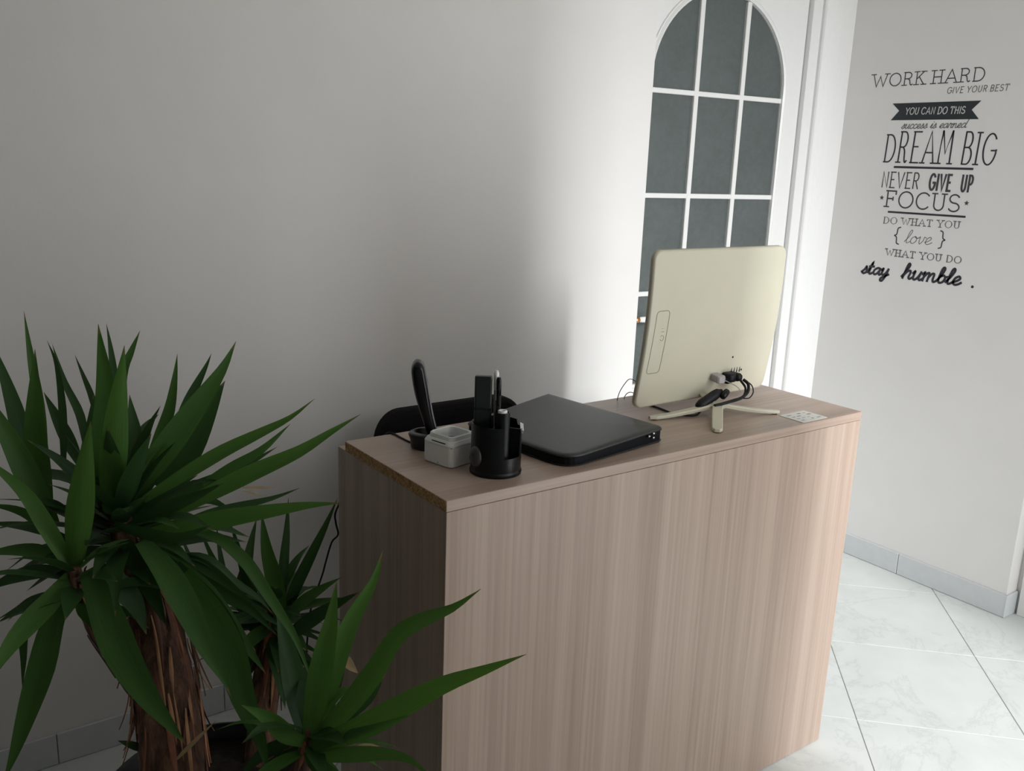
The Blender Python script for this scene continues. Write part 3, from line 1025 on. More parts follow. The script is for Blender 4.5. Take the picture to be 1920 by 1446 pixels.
for k in range(19):
    t = 0.5 - 0.5 * math.cos(PI * k / 18)
    e = min(t, 1 - t)
    rr_ = math.sqrt(max(0.01, 1 - (1 - min(1, e / 0.11)) ** 2))
    th_ = 0.0165 * (0.86 + 0.14 * math.cos(PI * (t - 0.72) * 1.6)) * rr_
    wd_ = 0.0260 * (0.94 + 0.06 * math.cos(PI * (t - 0.5))) * (0.35 + 0.65 * rr_)
    bend = 0.004 * math.sin(PI * t)
    rings.append([(th_ * math.copysign(abs(math.cos(a)) ** 0.7, math.cos(a)) - bend, wd_ * math.copysign(abs(math.sin(a)) ** 0.6, math.sin(a)), hl * t) for a in [2 * PI * q / 24 for q in range(24)]])
link_mesh('body', loft(rings), M_blackgloss, hs, True)
bm = bmesh.new()
for r in range(4):
    for c_ in range(3):
        box(bm, 0.0005, 0.0030, -0.012 + 0.009 * c_, -0.006 + 0.009 * c_, 0.045 + 0.012 * r, 0.052 + 0.012 * r)
link_mesh('keypad', bm, M_steel, hs)
bm = boxes([(0.000, 0.0035, -0.014, 0.014, 0.102, 0.135)], 0.001)
link_mesh('display', bm, M_screen, hs)
o = cable('black_cable', [(0.121, 0.325, 1.0045), (0.118, 0.350, 1.0020), (0.117, 0.390, 1.0020), (0.116, 0.418, 1.0022), (0.108, 0.440, 0.995), (0.105, 0.500, 0.93), (0.100, 0.57, 0.85), (0.080, 0.60, 0.80), (0.056, 0.60, 0.760), (0.057, 0.60, 0.730), (0.062, 0.60, 0.700), (0.045, 0.60, 0.683), (0.030, 0.60, 0.640), (0.020, 0.60, 0.606), (0.005, 0.60, 0.567),
                        (-0.014, 0.60, 0.514), (-0.018, 0.60, 0.486), (-0.022, 0.61, 0.40), (-0.01, 0.64, 0.25), (0.03, 0.70, 0.08), (0.09, 0.78, 0.0035), (0.25, 0.95, 0.0032)], 0.0024, M_cable)
tag(o, 'thin black cord from the phone cradle hanging in kinks behind the counter end', 'cable')

# ------------------------------------------------------------------ office chair behind the counter
ch = thing('office_chair', 'black office chair behind the counter, only its rounded backrest showing', 'chair', (0.56, 0.70, 0))


def chair_grid(w, h, r, y0, th, z0, curve):
    front, back = [], []
    for a, b_ in rrect(0, h / 2, w, h, r, 8):
        yy = curve * (2 * a / w) ** 2
        front.append((a, y0 - yy, z0 + b_))
        back.append((a, y0 + th - yy, z0 + b_))
    return front, back


f_, b_k = chair_grid(0.505, 0.44, 0.085, 0.175, 0.045, 0.472, 0.028)


def scl(ring, s, dy):
    c = sum((Vector(p) for p in ring), Vector()) / len(ring)
    return [Vector(((p[0] - c.x) * s + c.x, p[1] + dy, (p[2] - c.z) * s + c.z)) for p in ring]


link_mesh('backrest', loft([scl(f_, 0.95, -0.006), scl(f_, 0.985, 0.0), scl(f_, 1.0, 0.010), scl(b_k, 1.0, -0.010), scl(b_k, 0.985, 0.0), scl(b_k, 0.95, 0.004)]), M_fabric, ch, False)
st = [[(a, b_, z) for a, b_ in rrect(0, -0.01, 0.47 * s, 0.37 * s, 0.09, 6)] for z, s in ((0.435, 0.94), (0.445, 1.0), (0.485, 1.0), (0.498, 0.95))]
link_mesh('seat', loft(st), M_fabric, ch, False)
bm = bmesh.new()
tube(bm, spline([(0, 0.05, 0.432), (0, 0.20, 0.432), (0, 0.255, 0.47), (0, 0.235, 0.60)], 5), 0.018, 10)
link_mesh('back_support', bm, M_steel, ch, True)
link_mesh('column', lathe([(0.03, 0.10), (0.03, 0.25), (0.018, 0.255), (0.018, 0.43), (0.05, 0.434)], 18), M_black, ch, True)
for k in range(5):
    a = math.radians(18 + 72 * k)
    d = Vector((math.cos(a), math.sin(a), 0))
    s = Vector((-d.y, d.x, 0))
    rr_ = [[d * r + s * w + Vector((0, 0, z0)), d * r - s * w + Vector((0, 0, z0)), d * r - s * w + Vector((0, 0, z1)), d * r + s * w + Vector((0, 0, z1))] for r, w, z0, z1 in ((0.02, 0.022, 0.085, 0.125), (0.25, 0.014, 0.066, 0.090))]
    leg = link_mesh('leg', loft(rr_), M_black, ch)
    bm = bmesh.new()
    c = d * 0.235
    rings = [[c + s * off_ + d * (0.026 * math.cos(2 * PI * q / 16)) + Vector((0, 0, 0.0268 + 0.026 * math.sin(2 * PI * q / 16))) for q in range(16)] for off_ in (-0.016, 0.016)]
    loft(rings, True, True, bm)
    box(bm, c.x - 0.005, c.x + 0.005, c.y - 0.005, c.y + 0.005, 0.045, 0.07)
    link_mesh('caster', bm, M_black, leg)


# ------------------------------------------------------------------ wall lettering
XW = X1 - 0.0006          # the vinyl lies on the text wall


def E(cx, cy, rx, ry, a0, a1, n=18):
    return [(cx + rx * math.cos(math.radians(a0 + (a1 - a0) * k / n)), cy + ry * math.sin(math.radians(a0 + (a1 - a0) * k / n))) for k in range(n + 1)]


def cr(*pts):
    return [(v.x, v.y) for v in spline([(x, y, 0) for x, y in pts], 6)]


# skeleton capitals: width, strokes, serif points (x, y)
CAPS = {
    'A': (0.80, [[(0, 0), (0.40, 1), (0.80, 0)], [(0.13, 0.33), (0.67, 0.33)]], [(0, 0), (0.80, 0)]),
    'B': (0.62, [[(0.08, 0), (0.08, 1)], [(0.08, 1), (0.32, 1)] + E(0.32, 0.76, 0.24, 0.24, 90, -90) + [(0.08, 0.52)], [(0.32, 0.52)] + E(0.34, 0.26, 0.28, 0.26, 90, -90) + [(0.08, 0)]], []),
    'C': (0.76, [E(0.42, 0.5, 0.42, 0.5, 42, 318, 26)], []),
    'D': (0.74, [[(0.08, 0), (0.08, 1)], [(0.0, 1), (0.30, 1)] + E(0.30, 0.5, 0.44, 0.5, 90, -90, 24) + [(0.0, 0)]], []),
    'E': (0.60, [[(0.08, 0), (0.08, 1)], [(0.0, 1), (0.58, 1)], [(0.08, 0.52), (0.44, 0.52)], [(0.0, 0), (0.60, 0)]], []),
    'F': (0.62, [[(0.10, 0), (0.10, 1)], [(0.0, 1), (0.62, 1), (0.62, 0.80)], [(0.10, 0.52), (0.46, 0.52)], [(0.46, 0.62), (0.46, 0.42)]], [(0.10, 0)]),
    'G': (0.80, [E(0.42, 0.5, 0.42, 0.5, 42, 360, 30) + [(0.84, 0.46)], [(0.84, 0.46), (0.52, 0.46)]], []),
    'H': (0.72, [[(0.08, 0), (0.08, 1)], [(0.64, 0), (0.64, 1)], [(0.08, 0.5), (0.64, 0.5)]], [(0.08, 0), (0.08, 1), (0.64, 0), (0.64, 1)]),
    'I': (0.16, [[(0.08, 0), (0.08, 1)]], [(0.08, 0), (0.08, 1)]),
    'K': (0.68, [[(0.08, 0), (0.08, 1)], [(0.60, 1), (0.08, 0.42)], [(0.26, 0.60), (0.64, 0)]], [(0.08, 0), (0.08, 1), (0.60, 1), (0.64, 0)]),
    'M': (0.92, [[(0.06, 0), (0.12, 1), (0.46, 0.30), (0.80, 1), (0.86, 0)]], [(0.06, 0), (0.86, 0)]),
    'N': (0.70, [[(0.06, 0), (0.06, 1), (0.64, 0), (0.64, 1)]], []),
    'O': (0.86, [E(0.43, 0.5, 0.43, 0.5, 0, 360, 32)], []),
    'P': (0.60, [[(0.08, 0), (0.08, 1)], [(0.0, 1), (0.30, 1)] + E(0.30, 0.73, 0.28, 0.27, 90, -90) + [(0.08, 0.46)]], [(0.08, 0)]),
    'R': (0.68, [[(0.08, 0), (0.08, 1)], [(0.0, 1), (0.32, 1)] + E(0.32, 0.75, 0.26, 0.25, 90, -90) + [(0.08, 0.50)], cr((0.32, 0.50), (0.46, 0.38), (0.52, 0.10), (0.60, 0.0), (0.70, 0.06))], [(0.08, 0)]),
    'S': (0.60, [E(0.30, 0.75, 0.27, 0.25, 25, 270, 18) + E(0.30, 0.25, 0.30, 0.25, 90, -155, 18)], []),
    'T': (0.68, [[(0.34, 0), (0.34, 1)], [(0, 0.84), (0, 1), (0.68, 1), (0.68, 0.84)]], [(0.34, 0)]),
    'U': (0.72, [[(0.08, 1), (0.08, 0.34)] + E(0.36, 0.32, 0.28, 0.32, 180, 360) + [(0.64, 1)]], [(0.08, 1), (0.64, 1)]),
    'V': (0.74, [[(0, 1), (0.37, 0), (0.74, 1)]], [(0, 1), (0.74, 1)]),
    'W': (1.10, [[(0, 1), (0.28, 0), (0.55, 0.82), (0.82, 0), (1.10, 1)]], [(0, 1), (1.10, 1)]),
    'Y': (0.72, [[(0, 1), (0.36, 0.46), (0.72, 1)], [(0.36, 0.46), (0.36, 0)]], [(0, 1), (0.72, 1), (0.36, 0)]),
}
PLAINR = (0.62, [[(0.06, 0), (0.06, 1)], [(0.06, 1), (0.32, 1)] + E(0.32, 0.75, 0.26, 0.25, 90, -90) + [(0.06, 0.50)], [(0.30, 0.50), (0.60, 0)]], [])
# joined script, x-height 0.55, ascender 1, descender -0.45
SCR = {
    'a': (0.52, [cr((0.42, 0.48), (0.26, 0.55), (0.08, 0.40), (0.05, 0.16), (0.16, 0.01), (0.32, 0.14), (0.43, 0.52)), cr((0.43, 0.52), (0.40, 0.18), (0.46, 0.02), (0.58, 0.10))]),
    'b': (0.48, [cr((0.02, 0.10), (0.16, 0.46), (0.24, 0.86), (0.18, 1.0), (0.11, 0.86), (0.10, 0.22), (0.20, 0.01), (0.36, 0.10), (0.40, 0.36), (0.28, 0.50), (0.14, 0.40)), [(0.40, 0.40), (0.54, 0.44)]]),
    'c': (0.40, [cr((0.36, 0.42), (0.28, 0.55), (0.12, 0.46), (0.05, 0.22), (0.14, 0.02), (0.30, 0.03), (0.44, 0.16))]),
    'd': (0.52, [cr((0.40, 0.46), (0.24, 0.55), (0.07, 0.38), (0.05, 0.14), (0.16, 0.01), (0.34, 0.16), (0.46, 0.60), (0.52, 1.0)), cr((0.47, 0.70), (0.41, 0.18), (0.46, 0.02), (0.58, 0.10))]),
    'e': (0.40, [cr((0.02, 0.14), (0.22, 0.26), (0.34, 0.42), (0.25, 0.55), (0.10, 0.42), (0.06, 0.16), (0.18, 0.01), (0.34, 0.06), (0.46, 0.18))]),
    'h': (0.54, [cr((0.0, 0.10), (0.16, 0.50), (0.24, 0.88), (0.18, 1.0), (0.12, 0.84), (0.08, 0.0)), cr((0.09, 0.20), (0.22, 0.48), (0.36, 0.54), (0.40, 0.40), (0.38, 0.12), (0.46, 0.01), (0.58, 0.12))]),
    'i': (0.26, [cr((0.0, 0.12), (0.14, 0.54), (0.10, 0.14), (0.17, 0.01), (0.30, 0.12)), [(0.19, 0.74), (0.20, 0.79)]]),
    'l': (0.32, [cr((0.0, 0.10), (0.18, 0.48), (0.27, 0.86), (0.21, 1.0), (0.13, 0.84), (0.10, 0.20), (0.18, 0.01), (0.36, 0.14))]),
    'm': (0.78, [cr((0.0, 0.40), (0.10, 0.54), (0.10, 0.0)), cr((0.10, 0.24), (0.22, 0.50), (0.33, 0.50), (0.34, 0.0)), cr((0.34, 0.24), (0.46, 0.50), (0.58, 0.50), (0.60, 0.14), (0.68, 0.01), (0.82, 0.12))]),
    'n': (0.54, [cr((0.0, 0.40), (0.10, 0.54), (0.10, 0.0)), cr((0.10, 0.24), (0.22, 0.50), (0.35, 0.50), (0.36, 0.14), (0.44, 0.01), (0.58, 0.12))]),
    'o': (0.46, [cr((0.24, 0.54), (0.08, 0.40), (0.06, 0.14), (0.20, 0.0), (0.36, 0.14), (0.38, 0.40), (0.24, 0.54), (0.32, 0.42), (0.50, 0.44))]),
    'r': (0.40, [cr((0.0, 0.12), (0.12, 0.58), (0.16, 0.48), (0.32, 0.50), (0.28, 0.20), (0.34, 0.01), (0.46, 0.12))]),
    's': (0.38, [cr((0.0, 0.10), (0.16, 0.36), (0.22, 0.58), (0.28, 0.36), (0.30, 0.14), (0.18, 0.0), (0.06, 0.06)), [(0.29, 0.10), (0.42, 0.14)]]),
    't': (0.36, [cr((0.0, 0.12), (0.18, 0.96), (0.12, 0.22), (0.20, 0.01), (0.38, 0.14)), [(0.02, 0.60), (0.32, 0.64)]]),
    'u': (0.52, [cr((0.0, 0.40), (0.09, 0.54), (0.08, 0.14), (0.18, 0.0), (0.32, 0.16), (0.42, 0.54)), cr((0.42, 0.54), (0.38, 0.14), (0.46, 0.01), (0.58, 0.12))]),
    'v': (0.46, [cr((0.0, 0.40), (0.10, 0.54), (0.12, 0.20), (0.20, 0.0), (0.34, 0.24), (0.36, 0.52), (0.50, 0.46))]),
    'y': (0.50, [cr((0.0, 0.40), (0.09, 0.54), (0.08, 0.18), (0.18, 0.04), (0.32, 0.18), (0.42, 0.54)), cr((0.42, 0.54), (0.38, 0.0), (0.26, -0.42), (0.12, -0.40), (0.14, -0.22), (0.34, -0.04), (0.54, 0.12))]),
}
decal = thing('wall_lettering', 'dark vinyl motivational lettering stuck on the white wall right of the door', 'wall decal', (XW, 0.64, 1.21))


def ribbon(bm, pts, t, x, contrast=0.0):
    """flat mitred stroke of width t through wall points (y, z) at depth x"""
    P = [pts[0]]
    for q in pts[1:]:
        if math.hypot(q[0] - P[-1][0], q[1] - P[-1][1]) > 1e-5:
            P.append(q)
    if len(P) < 2:
        return
    closed = len(P) > 3 and math.hypot(P[0][0] - P[-1][0], P[0][1] - P[-1][1]) < 1e-4
    if closed:
        P = P[:-1]
    n = len(P)
    dirs = []
    for i in range(n if closed else n - 1):
        a, b_ = P[i], P[(i + 1) % n]
        d = math.hypot(b_[0] - a[0], b_[1] - a[1])
        dirs.append(((b_[0] - a[0]) / d, (b_[1] - a[1]) / d))
    pairs = []
    for i in range(n):
        d0 = dirs[i - 1] if (i > 0 or closed) else dirs[0]
        d1_ = dirs[i] if (i < n - 1 or closed) else dirs[-1]
        my, mz = d0[0] + d1_[0], d0[1] + d1_[1]
        ml = math.hypot(my, mz)
        if ml < 0.3:
            my, mz, ml = d1_[0], d1_[1], 1.0
        my, mz = my / ml, mz / ml
        cs = max(0.5, my * d1_[0] + mz * d1_[1])
        w = t / 2 * (1 - contrast * abs(my)) / cs
        ey = ez = 0.0
        if not closed and i == 0:
            ey, ez = -d1_[0] * t * 0.3, -d1_[1] * t * 0.3
        if not closed and i == n - 1:
            ey, ez = d0[0] * t * 0.3, d0[1] * t * 0.3
        pairs.append((bm.verts.new((x, P[i][0] + ey - mz * w, P[i][1] + ez + my * w)), bm.verts.new((x, P[i][0] + ey + mz * w, P[i][1] + ez - my * w))))
    for i in range(n if closed else n - 1):
        a, b_ = pairs[i], pairs[(i + 1) % n]
        bm.faces.new((a[0], b_[0], b_[1], a[1]))


def write(text, y0, y1, z0a, z0b, h, stroke, mat, slab=0.0, gap=0.22, space=0.5, slant=0.0, contrast=0.0, script=False, plainr=False, fx=1.0, dx=0.0, hs=None):
    """letters from wall y0 (left) to y1 (right); base line z0a to z0b; h cap height"""
    adv = []
    tot = 0.0
    for i, chh in enumerate(text):
        if chh == ' ':
            tot += space
            continue
        w, strokes = (SCR[chh][:2] if script else ((PLAINR if (plainr and chh == 'R') else CAPS[chh])[:2]))
        adv.append((i, chh, tot))
        tot += w + (0.0 if script else gap)
    if not script:
        tot -= gap
    k = (y0 - y1) / (tot + slant * (0 if not script else 0.3))
    bm = bmesh.new()
    x = XW - dx
    for i, chh, at_ in adv:
        g = SCR[chh] if script else (PLAINR if (plainr and chh == 'R') else CAPS[chh])
        hh = h * (hs[i] if hs else 1.0)

        def tr(px_, py_):
            yy = y0 - (at_ + px_) * k - slant * py_ * hh
            fr = (y0 - yy) / (y0 - y1)
            return yy, z0a + (z0b - z0a) * fr + py_ * hh
        for si, s in enumerate(g[1]):
            ribbon(bm, [tr(*q) for q in s], stroke, x - 0.00004 * si - 0.00012 * (i % 2 if script else 0), contrast)
        if slab and len(g) > 2:
            for si, (sx, sy) in enumerate(g[2]):
                half = slab / k / 2
                ribbon(bm, [tr(sx - half, sy), tr(sx + half, sy)], stroke * 0.85, x - 0.00020 - 0.00003 * si)
    bmesh.ops.translate(bm, vec=-Vector(decal.location), verts=bm.verts[:])
    bm.normal_update()
    return link_mesh('lettering', bm, mat, decal)


def flat(name, pts, mat, dx=0.0):
    bm = bmesh.new()
    bm.faces.new([bm.verts.new((XW - dx, y, z)) for y, z in pts])
    bmesh.ops.translate(bm, vec=-Vector(decal.location), verts=bm.verts[:])
    return link_mesh(name, bm, mat, decal)


def star(cy, cz, r):
    return flat('star', [(cy - (r if k % 2 == 0 else r * 0.42) * math.sin(PI * k / 5), cz + (r if k % 2 == 0 else r * 0.42) * math.cos(PI * k / 5)) for k in range(10)], M_inkmid)


write('WORK HARD', 0.932, 0.482, 1.956, 1.961, 0.047, 0.0040, M_inkmid, slab=0.022, gap=0.22, space=0.36)
write('GIVE YOUR BEST', 0.615, 0.388, 1.921, 1.924, 0.0215, 0.0026, M_inkgrey, gap=0.28, space=0.42, slant=0.14, plainr=True)
flat('banner', [(0.834, 1.8905), (0.802, 1.8625), (0.833, 1.827), (0.478, 1.827), (0.510, 1.8605), (0.479, 1.892)], M_banner)
write('YOU CAN DO THIS', 0.774, 0.536, 1.848, 1.848, 0.0245, 0.0036, M_vinylwhite, gap=0.24, space=0.42, slant=0.12, dx=0.0012)
write('success is earned', 0.784, 0.520, 1.7945, 1.797, 0.0300, 0.0030, M_inkgrey, script=True, slant=0.32, space=0.34)
write('DREAM BIG', 0.842, 0.400, 1.667, 1.6655, 0.116, 0.0062, M_ink, slab=0.020, gap=0.30, space=0.42, slant=0.03, contrast=0.1, hs=[0.90, 1.0, 1.0, 1.02, 1.05, 1, 1.0, 0.98, 0.95])
flat('underline', [(0.793, 1.6520), (0.793, 1.6440), (0.470, 1.6455), (0.470, 1.6535)], M_ink)
write('NEVER', 0.836, 0.680, 1.568, 1.568, 0.060, 0.0046, M_inkmid, gap=0.26, slant=0.02, plainr=True)
write('GIVE', 0.633, 0.548, 1.567, 1.566, 0.059, 0.0085, M_inkmid, gap=0.34, slant=0.02)
write('UP', 0.507, 0.466, 1.567, 1.566, 0.059, 0.0080, M_inkmid, gap=0.32, slant=0.02)
write('FOCUS', 0.810, 0.503, 1.493, 1.491, 0.062, 0.0056, M_inkmid, slab=0.022, gap=0.22)
star(0.828, 1.5265, 0.0105)
star(0.476, 1.5250, 0.0105)
flat('underline', [(0.793, 1.4765), (0.793, 1.4690), (0.472, 1.4710), (0.472, 1.4785)], M_ink)
write('DO WHAT YOU', 0.806, 0.490, 1.426, 1.430, 0.0255, 0.0040, M_inkgrey, slab=0.011, gap=0.30, space=0.45, contrast=0.55)
for yb, sg in ((0.738, 1), (0.551, -1)):
    bm = bmesh.new()
    sh = cr((-0.010, 1.0), (0.0, 0.93), (0.002, 0.70), (0.004, 0.57), (0.012, 0.5), (0.004, 0.43), (0.002, 0.30), (0.0, 0.07), (-0.010, 0.0))
    ribbon(bm, [(yb + sg * a, 1.349 + 0.067 * c) for a, c in sh], 0.0046, XW)
    bmesh.ops.translate(bm, vec=-Vector(decal.location), verts=bm.verts[:])
    link_mesh('brace', bm, M_inkmid, decal)
write('love', 0.706, 0.590, 1.357, 1.359, 0.052, 0.0024, M_inkgrey, script=True, slant=0.28)
write('WHAT YOU DO', 0.777, 0.464, 1.301, 1.301, 0.0255, 0.0044, M_inkgrey, slab=0.011, gap=0.30, space=0.45, contrast=0.5)
write('stay', 0.878, 0.752, 1.217, 1.219, 0.050, 0.0092, M_ink, script=True, slant=0.26)
write('humble', 0.698, 0.452, 1.218, 1.219, 0.060, 0.0092, M_ink, script=True, slant=0.26)
flat('full_stop', [(0.4055 + 0.0055 * math.cos(2 * PI * k / 14), 1.2205 + 0.0055 * math.sin(2 * PI * k / 14)) for k in range(14)], M_ink)

# ------------------------------------------------------------------ yucca in a planter
PX, PY = -0.385, 0.215
plant = thing('potted_yucca', 'large three-stemmed yucca in a dark planter on the floor left of the counter', 'potted plant', (PX, PY, 0))
bm = lathe([(0.135, 0.001), (0.150, 0.012), (0.196, 0.375), (0.206, 0.380), (0.208, 0.415), (0.198, 0.418), (0.192, 0.385), (0.185, 0.30)], 48)
pot = link_mesh('planter', bm, M_pot, plant, True)
bm = bmesh.new()
rnd = random.Random(11)
rings = []
for j in range(9):
    r = 0.191 * (1 - j / 9)
    rings.append([(r * math.cos(2 * PI * k / 36), r * math.sin(2 * PI * k / 36), 0.382 + rnd.uniform(-0.004, 0.006) + 0.01 * (j / 9)) for k in range(36)])
loft(rings, False, True, bm)
link_mesh('soil', bm, M_soil, plant, True)
OFF = Vector((PX, PY, 0))


def trunk(pts, seed, nrad=18):
    rnd = random.Random(seed)
    P = spline([q[:3] for q in pts], 6)
    Rr = spline([(q[3], 0, 0) for q in pts], 6)
    bm = bmesh.new()
    prev = None
    rings = []
    ph_ = [rnd.uniform(0, 6.28) for _ in range(4)]
    for i, p in enumerate(P):
        t = (P[min(i + 1, len(P) - 1)] - P[max(i - 1, 0)]).normalized()
        s = t.cross(Vector((0.2, 1, 0.1))).normalized() if prev is None else (prev - t * prev.dot(t)).normalized()
        prev = s
        b_ = t.cross(s)
        ring = []
        for k in range(nrad):
            a = 2 * PI * k / nrad
            rr_ = Rr[i].x * (1 + 0.07 * math.sin(3 * a + ph_[0] + i * 0.25) + 0.05 * math.sin(5 * a + ph_[1] - i * 0.4) + rnd.uniform(-0.035, 0.035))
            ring.append(p + (s * math.cos(a) + b_ * math.sin(a)) * rr_ - OFF)
        rings.append(ring)
    loft(rings, True, True, bm)
    tk = link_mesh('stem', bm, M_bark, plant, True)
    return tk, P, [r.x for r in Rr]


TB = [(-0.485, 0.40, 0.93, 0.020), (-0.478, 0.365, 0.853, 0.030), (-0.452, 0.322, 0.775, 0.043), (-0.453, 0.276, 0.663, 0.054), (-0.456, 0.248, 0.565, 0.057), (-0.461, 0.225, 0.477, 0.058), (-0.462, 0.222, 0.37, 0.062)]
TA = [(-0.588, 0.290, 0.895, 0.010), (-0.586, 0.296, 0.870, 0.014), (-0.577, 0.291, 0.833, 0.017), (-0.557, 0.293, 0.763, 0.017), (-0.533, 0.295, 0.701, 0.016), (-0.495, 0.285, 0.633, 0.024), (-0.465, 0.262, 0.58, 0.024)]
TD = [(-0.200, 0.355, 0.680, 0.012), (-0.211, 0.346, 0.638, 0.018), (-0.230, 0.323, 0.556, 0.025), (-0.255, 0.300, 0.463, 0.029), (-0.275, 0.283, 0.37, 0.031)]
TCC = [(-0.290, -0.020, 0.645, 0.009), (-0.291, -0.022, 0.612, 0.014), (-0.296, -0.008, 0.555, 0.017), (-0.312, 0.040, 0.470, 0.021), (-0.325, 0.075, 0.37, 0.024)]
stems = [trunk(TB, 1, 22), trunk(TA, 2, 14), trunk(TD, 3, 16), trunk(TCC, 4, 14)]
# peeling bark: narrow strips lying along the stems, some lifting away
rnd = random.Random(5)
for si, count in ((0, 90), (1, 26), (2, 18), (3, 8)):
    tk, P, Rr = stems[si]
    for q in range(count):
        i0 = rnd.randrange(3, max(4, len(P) - 12)) if len(P) > 18 else rnd.randrange(1, max(2, len(P) - 8))
        ln = rnd.randrange(5, 12)
        a = rnd.uniform(0, 2 * PI)
        wv = rnd.uniform(0.002, 0.006)
        lift = rnd.choice((0.0, 0.0, 0.004, 0.012))
        tw = rnd.uniform(-0.03, 0.03)
        bm = bmesh.new()
        idx = list(range(i0, min(i0 + ln, len(P) - 1)))
        if len(idx) < 3:
            bm.free()
            continue
        last = None
        for n_, i in enumerate(idx):
            p = P[i]
            t = (P[min(i + 1, len(P) - 1)] - P[max(i - 1, 0)]).normalized()
            s = t.cross(Vector((0.2, 1, 0.1))).normalized()
            b_ = t.cross(s)
            aa = a + tw * n_
            d = s * math.cos(aa) + b_ * math.sin(aa)
            e = t.cross(d)
            f = n_ / (len(idx) - 1)
            rr_ = Rr[i] * 1.06 + 0.001 + lift * (f if si != 1 else 1 - f) ** 2 * 2
            w = wv * math.sin(PI * (0.12 + 0.83 * f))
            pair = [bm.verts.new(p + d * rr_ - e * w - OFF), bm.verts.new(p + d * (rr_ + 0.002) - OFF), bm.verts.new(p + d * rr_ + e * w - OFF)]
            if last:
                bm.faces.new((last[0], last[1], pair[1], pair[0]))
                bm.faces.new((last[1], last[2], pair[2], pair[1]))
            last = pair
        link_mesh('bark_strip', bm, M_strip[rnd.choice((0, 0, 1, 2, 2))], tk, True)

